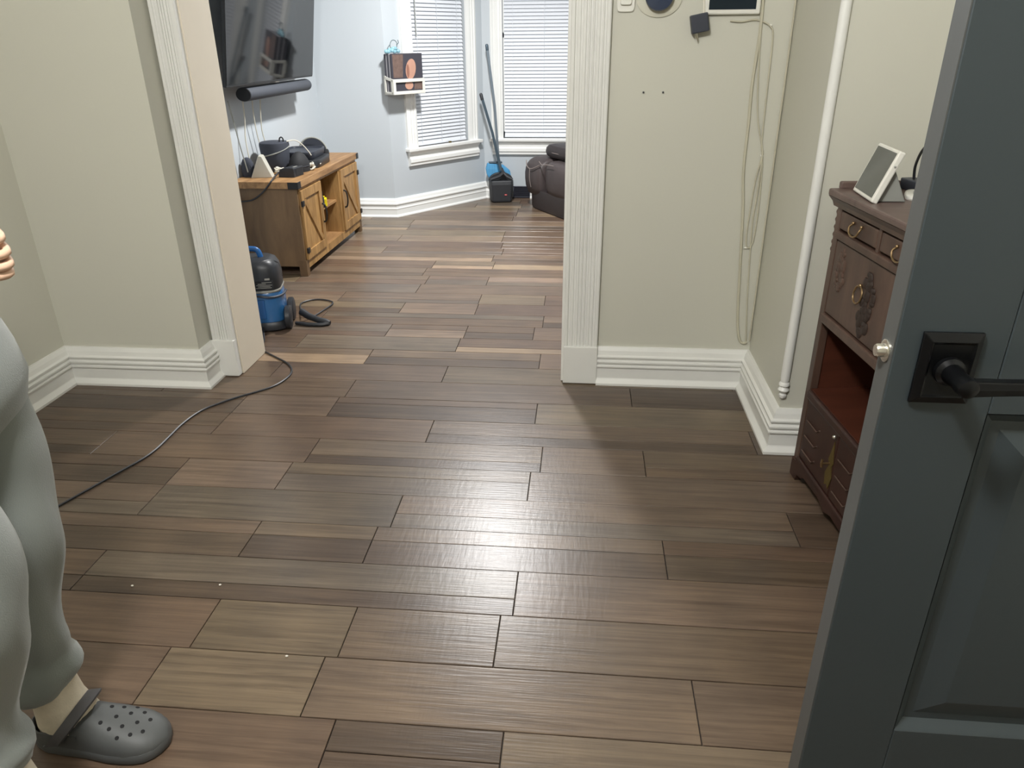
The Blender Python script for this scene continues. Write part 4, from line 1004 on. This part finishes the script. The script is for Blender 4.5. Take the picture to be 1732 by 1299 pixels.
# ------------------------------------------------------------------ the person at the left
def person():
    root = thing('person', 'person in grey sweatpants and grey clogs standing at left edge', 'person', (-1.0, .93, 0))
    # body: one continuous skinned surface
    V = []; Eg = []; Rr = []
    def v(p, r, par=None):
        V.append(p); Rr.append(r)
        if par is not None: Eg.append((par, len(V)-1))
        return len(V)-1
    pel = v((0, 0, .92), (.12, .10)); sp = v((-.01, 0, 1.06), (.115, .095), pel); ch = v((-.015, 0, 1.26), (.13, .10), sp); sh = v((-.015, 0, 1.37), (.10, .08), ch)
    nk = v((-.005, 0, 1.45), (.050, .050), sh); hd0 = v((.012, 0, 1.53), (.066, .070), nk); hd1 = v((.012, 0, 1.60), (.082, .078), hd0); v((.005, 0, 1.67), (.064, .062), hd1)
    for s, kn, an, toe in ((1, (-.02, .095, .52), (-.06, .095, .10), (.07, .092, .04)), (-1, (.05, -.10, .52), (-.035, -.10, .10), (.105, -.10, .04))):
        hp = v((-.02, s*.080, .86), (.085, .08), pel); th = v(((kn[0])*.5-.012, s*.093, .68), (.066, .064), hp)
        k = v(kn, (.048, .048), th); cf = v(((kn[0]+an[0])/2-.015, kn[1], .34), (.044, .044), k); a = v(an, (.036, .036), cf)
        hl = v((an[0]-.0, an[1], .055), (.034, .034), a); v(toe, (.030, .022), hl)
    wr = {}
    for s in (1, -1):
        s0 = v((-.015, s*.155, 1.375), (.056, .056), sh)
        el = v((-.060 if s > 0 else -.035, s*.225, 1.16 if s > 0 else 1.13), (.043, .043), s0)
        if s < 0: w_ = v((-.005, -.20, 1.255), (.027, .030), el); hn = v((.050, -.185, 1.250), (.020, .038), w_)
        else: w_ = v((-.050, .205, 1.11), (.027, .030), el); hn = v((.014, .195, 1.065), (.022, .040), w_)
        wr[s] = hn
        hp = Vector(V[hn]); dirv = (hp-Vector(V[w_])).normalized()
        for i, (dz, ln) in enumerate(((.030, .042), (.010, .048), (-.010, .046), (-.029, .036))):
            b0 = v(tuple(hp+dirv*.028+Vector((0, 0, dz))), (.0095, .0095), hn)
            b1 = v(tuple(hp+dirv*(.028+ln*.7)+Vector((0, s*-.006, dz*1.05))), (.0088, .0088), b0)
            b2 = v(tuple(hp+dirv*(.028+ln*.75)+Vector((-.01, s*-.032, dz))), (.0082, .0082), b1)
            v(tuple(hp+dirv*(.028+ln*.2)+Vector((-.01, s*-.040, dz*.95))), (.0075, .0075), b2)
        t0 = v(tuple(hp+dirv*.0+Vector((0, s*-.02, .040))), (.011, .011), hn); t1 = v(tuple(hp+dirv*.03+Vector((0, s*-.034, .046))), (.0095, .0095), t0); v(tuple(hp+dirv*.055+Vector((0, s*-.038, .036))), (.0085, .0085), t1)
    # nose
    v((.105, 0, 1.575), (.012, .012), hd1)
    me = bpy.data.meshes.new('body'); me.from_pydata([tuple(p) for p in V], Eg, []); me.update()
    body = bpy.data.objects.new('body', me); C.objects.link(body); body.parent = root; me.materials.append(M['skin'])
    sk = body.modifiers.new('skin', 'SKIN'); sk.use_smooth_shade = True
    for i, d in enumerate(me.skin_vertices[0].data): d.radius = Rr[i]; d.use_root = (i == 0)
    ss = body.modifiers.new('sub', 'SUBSURF'); ss.levels = 1; ss.render_levels = 1
    # face
    for s in (1, -1):
        e = MB().ball((.082, s*.030, 1.605), (.010, .013, .009), 12, 8).build('eye', M['eye'], root, smooth=True)
        MB().ball((.0895, s*.030, 1.605), (.004, .006, .006), 10, 6).build('iris', M['iris'], e, smooth=True)
        MB().loft([superring(.005, s*.082, 1.585+z, .020*k, .008*k, 12, 2) for z, k in ((-.03, .5), (-.01, .9), (.012, 1), (.028, .6))]).build('ear', M['skin'], root, smooth=True)
    MB().ball((.086, 0, 1.535), (.008, .024, .007), 12, 6).build('lips', M['lip'], root, smooth=True)
    MB().loft([superring(-.012+dx, 0, z, rx, ry, 20, 2.2) for z, rx, ry, dx in ((1.53, .062, .066, -.028), (1.58, .084, .086, -.022), (1.64, .092, .088, -.010), (1.70, .074, .072, 0), (1.735, .030, .03, 0))]).build('hair', M['hair'], root, smooth=True)
    # hooded top
    tor = [(1.45, .065, .075, -.005), (1.41, .10, .15, -.015), (1.36, .122, .185, -.022), (1.25, .135, .185, -.03), (1.10, .128, .170, -.034), (1.02, .124, .168, -.034), (.985, .120, .165, -.034), (.965, .110, .155, -.034)]
    top = MB().loft([superring(dx, 0, z, rx, ry, 32, 2.4) for z, rx, ry, dx in tor]).build('hoodie', M['hoodie'], root, smooth=True)
    for s in (1, -1):
        if s < 0: pts = [(-.015, -.15, 1.375), (-.03, -.205, 1.25), (-.035, -.225, 1.13), (-.035, -.222, 1.15), (-.015, -.207, 1.235)]
        else: pts = [(-.015, .15, 1.375), (-.03, .205, 1.25), (-.060, .225, 1.16), (-.066, .215, 1.14), (-.058, .208, 1.125)]
        MB().tube(smooth_path(pts, 4), [.076-.034*i/16 for i in range(17)], 16).build('sleeve', M['hoodie'], top, smooth=True)
    # sweatpants: hips and two legs with soft folds
    def fold(p, z, ph):
        a = math.atan2(p[1], p[0])
        return .004*math.sin(9*z*3+2*a+ph)+.003*noise.noise(Vector((p[0]*14, p[1]*14, z*9+ph)))
    def leg(st, ph, name):
        zs = []; mb = MB(); rings = []
        # spline through stations
        P = smooth_path([(a[0]-.026, a[1], a[2]) for a in st], 4); Q = smooth_path([(a[3], a[4], 0) for a in st], 4)
        for p, q in zip(P, Q):
            ring = []
            for k in range(28):
                a = 2*PI*k/28; d = fold((math.cos(a), math.sin(a)), p.z, ph)
                if p.z < .28: d += .0055*math.sin(p.z*95+1.2*math.sin(a+ph))*min(1, (.30-p.z)*6)
                ring.append((p.x+(q.x+d)*math.cos(a), p.y+(q.y+d)*math.sin(a), p.z))
            rings.append(ring)
        return mb.loft(rings).build(name, M['sweat'], pants, smooth=True)
    pants = MB().loft([superring(dx, 0, z, rx, ry, 32, 2.3) for z, rx, ry, dx in ((.985, .104, .158, -.030), (.95, .112, .170, -.026), (.90, .118, .182, -.022), (.85, .120, .185, -.016), (.80, .105, .175, -.016), (.77, .08, .15, -.015))]).build('sweatpants', M['sweat'], root, smooth=True)
    # station: x, y, z, rx, ry
    far_leg = [(.004, .080, .95, .070, .060), (-.004, .085, .89, .104, .090),  (-.008, .092, .76, .104, .096), (-.004, .094, .66, .096, .092), (0, .095, .58, .088, .086), (-.006, .095, .50, .080, .080), (-.022, .095, .42, .075, .076), (-.038, .095, .34, .070, .072), (-.045, .095, .27, .066, .068), (-.048, .095, .225, .070, .068), (-.046, .095, .185, .078, .074), (-.052, .095, .160, .066, .064), (-.058, .095, .145, .054, .054)]
    near_leg = [(.004, -.080, .95, .070, .060), (.004, -.086, .89, .104, .092),  (.030, -.094, .76, .108, .098), (.058, -.098, .66, .100, .094), (.072, -.10, .56, .090, .088), (.055, -.10, .46, .082, .082), (.020, -.10, .36, .076, .076), (-.006, -.10, .27, .070, .072), (-.010, -.10, .21, .078, .076), (-.014, -.10, .165, .068, .066), (-.022, -.10, .145, .054, .054)]
    leg(far_leg, .5, 'trouser_leg'); leg(near_leg, 2.2, 'trouser_leg')
    # socks and clogs
    for (ax_, ay, cx, cy, rot) in ((-.056, .095, .020, .092, 0.0), (-.022, -.10, .058, -.10, 0.0)):
        mb = MB().loft([superring(ax_+dx, ay, z, rx, ry, 20, 2.1) for z, rx, ry, dx in ((.19, .045, .043, 0), (.15, .046, .044, 0), (.115, .050, .045, .004), (.085, .062, .046, .012), (.06, .075, .046, .02), (.03, .08, .044, .025))])
        mb.build('sock', M['sock'], root, smooth=True)
        cl = bpy.data.objects.new('clog', None); C.objects.link(cl); cl.parent = root; cl.location = (cx, cy, 0); cl.rotation_euler = (0, 0, rot)
        # outline half width along the shoe, heel at -.145, toe at .145
        def hw(t):
            pts = [(-.145, .004), (-.135, .026), (-.11, .041), (-.06, .045), (-.01, .048), (.04, .055), (.085, .056), (.115, .048), (.135, .032), (.143, .016), (.146, .003)]
            for (a, b), (c, d) in zip(pts, pts[1:]):
                if a <= t <= c: return b+(d-b)*(t-a)/(c-a)
            return .003
        xs_out = [-.145, -.138, -.125, -.10, -.06, -.01, .04, .07, .095, .115, .13, .140, .146]
        outl = [(x, -hw(x)) for x in xs_out]+[(x, hw(x)) for x in reversed(xs_out)]
        MB().loft([[(x*.99, y*.97, 0.001) for x, y in outl], [(x*1.01, y*1.03, .006) for x, y in outl], [(x*1.015, y*1.05, .020) for x, y in outl], [(x, y, .026) for x, y in outl]]).build('sole', M['clog'], cl, smooth=True)
        # toe box
        def toph(x):
            pts = [(-.035, .098), (-.01, .092), (.03, .080), (.07, .068), (.10, .059), (.125, .048), (.14, .036), (.146, .026)]
            for (a, b), (c, d) in zip(pts, pts[1:]):
                if a <= x <= c: return b+(d-b)*(x-a)/(c-a)
            return .026
        def surf(x, a):
            w_ = hw(x); h = toph(x); c_, s_ = math.cos(a), math.sin(a)
            e = 2/2.5
            return Vector((x, w_*math.copysign(abs(c_)**e, c_), .022+(h-.022)*abs(s_)**e))
        rings = []
        for x in [-.035, -.02, 0, .02, .04, .06, .08, .095, .11, .122, .132, .139, .144, .146]:
            out = [surf(x, PI*i/18) for i in range(19)]
            inn = [Vector((p.x, p.y*.90, max(.02, .022+(p.z-.022)*.90-.003))) for p in reversed(out)]
            rings.append([tuple(p) for p in out+inn])
        MB().loft(rings).build('toe_box', M['clog'], cl, smooth=True)
        # heel cup
        rings = []
        for z, k in ((.02, 1.0), (.045, .98), (.058, .96), (.058, .88), (.03, .88)):
            rings.append([(x*(.985 if k < .9 else 1), y*k, z+(.012*max(0, (x+.05)/.08) if z > .05 else 0)) for x, y in [(t, -hw(t)) for t in (-.02, -.05, -.08, -.11, -.128, -.138, -.144)]+[(t, hw(t)) for t in (-.144, -.138, -.128, -.11, -.08, -.05, -.02)]])
        MB().loft(rings, False, closed=False).build('heel_cup', M['clog'], cl, smooth=True)
        # strap standing over the instep
        rings = []
        for i in range(15):
            a = -.12+(PI+.24)*i/14
            y = .058*math.cos(a); z = .052+.074*math.sin(a); x = -.062+.060*math.sin(a)
            rings.append([(x-.018, y*1.0, z-.004), (x+.015, y*1.0, z+.004), (x+.015, y*.91, z-.001), (x-.018, y*.91, z-.009)])
        MB().loft(rings).build('strap', M['clog_strap'], cl, smooth=True)
        # vent holes as dark discs, their inner shade put into the colour
        spots = [(.045, .5), (.045, .36), (.045, .64), (.066, .43), (.066, .57), (.066, .28), (.066, .72), (.088, .5), (.088, .36), (.088, .64), (.107, .43), (.107, .57), (.024, .40), (.024, .60)]
        for x, u in spots:
            a = PI*u; p = surf(x, a); n = (surf(x, a+.05)-surf(x, a-.05)).cross(surf(x+.004, a)-surf(x-.004, a)).normalized()
            if n.z < 0: n = -n
            q = n.to_track_quat('Z', 'Y').to_matrix().to_4x4()
            MB().lathe([(.0042, -.003), (.0042, .0006), (.001, .0004)], 10, Matrix.Translation(p) @ q).build('vent_hole_disc', M['hole'], cl)
person()
print('planks', nplank, 'objects', len(bpy.data.objects))
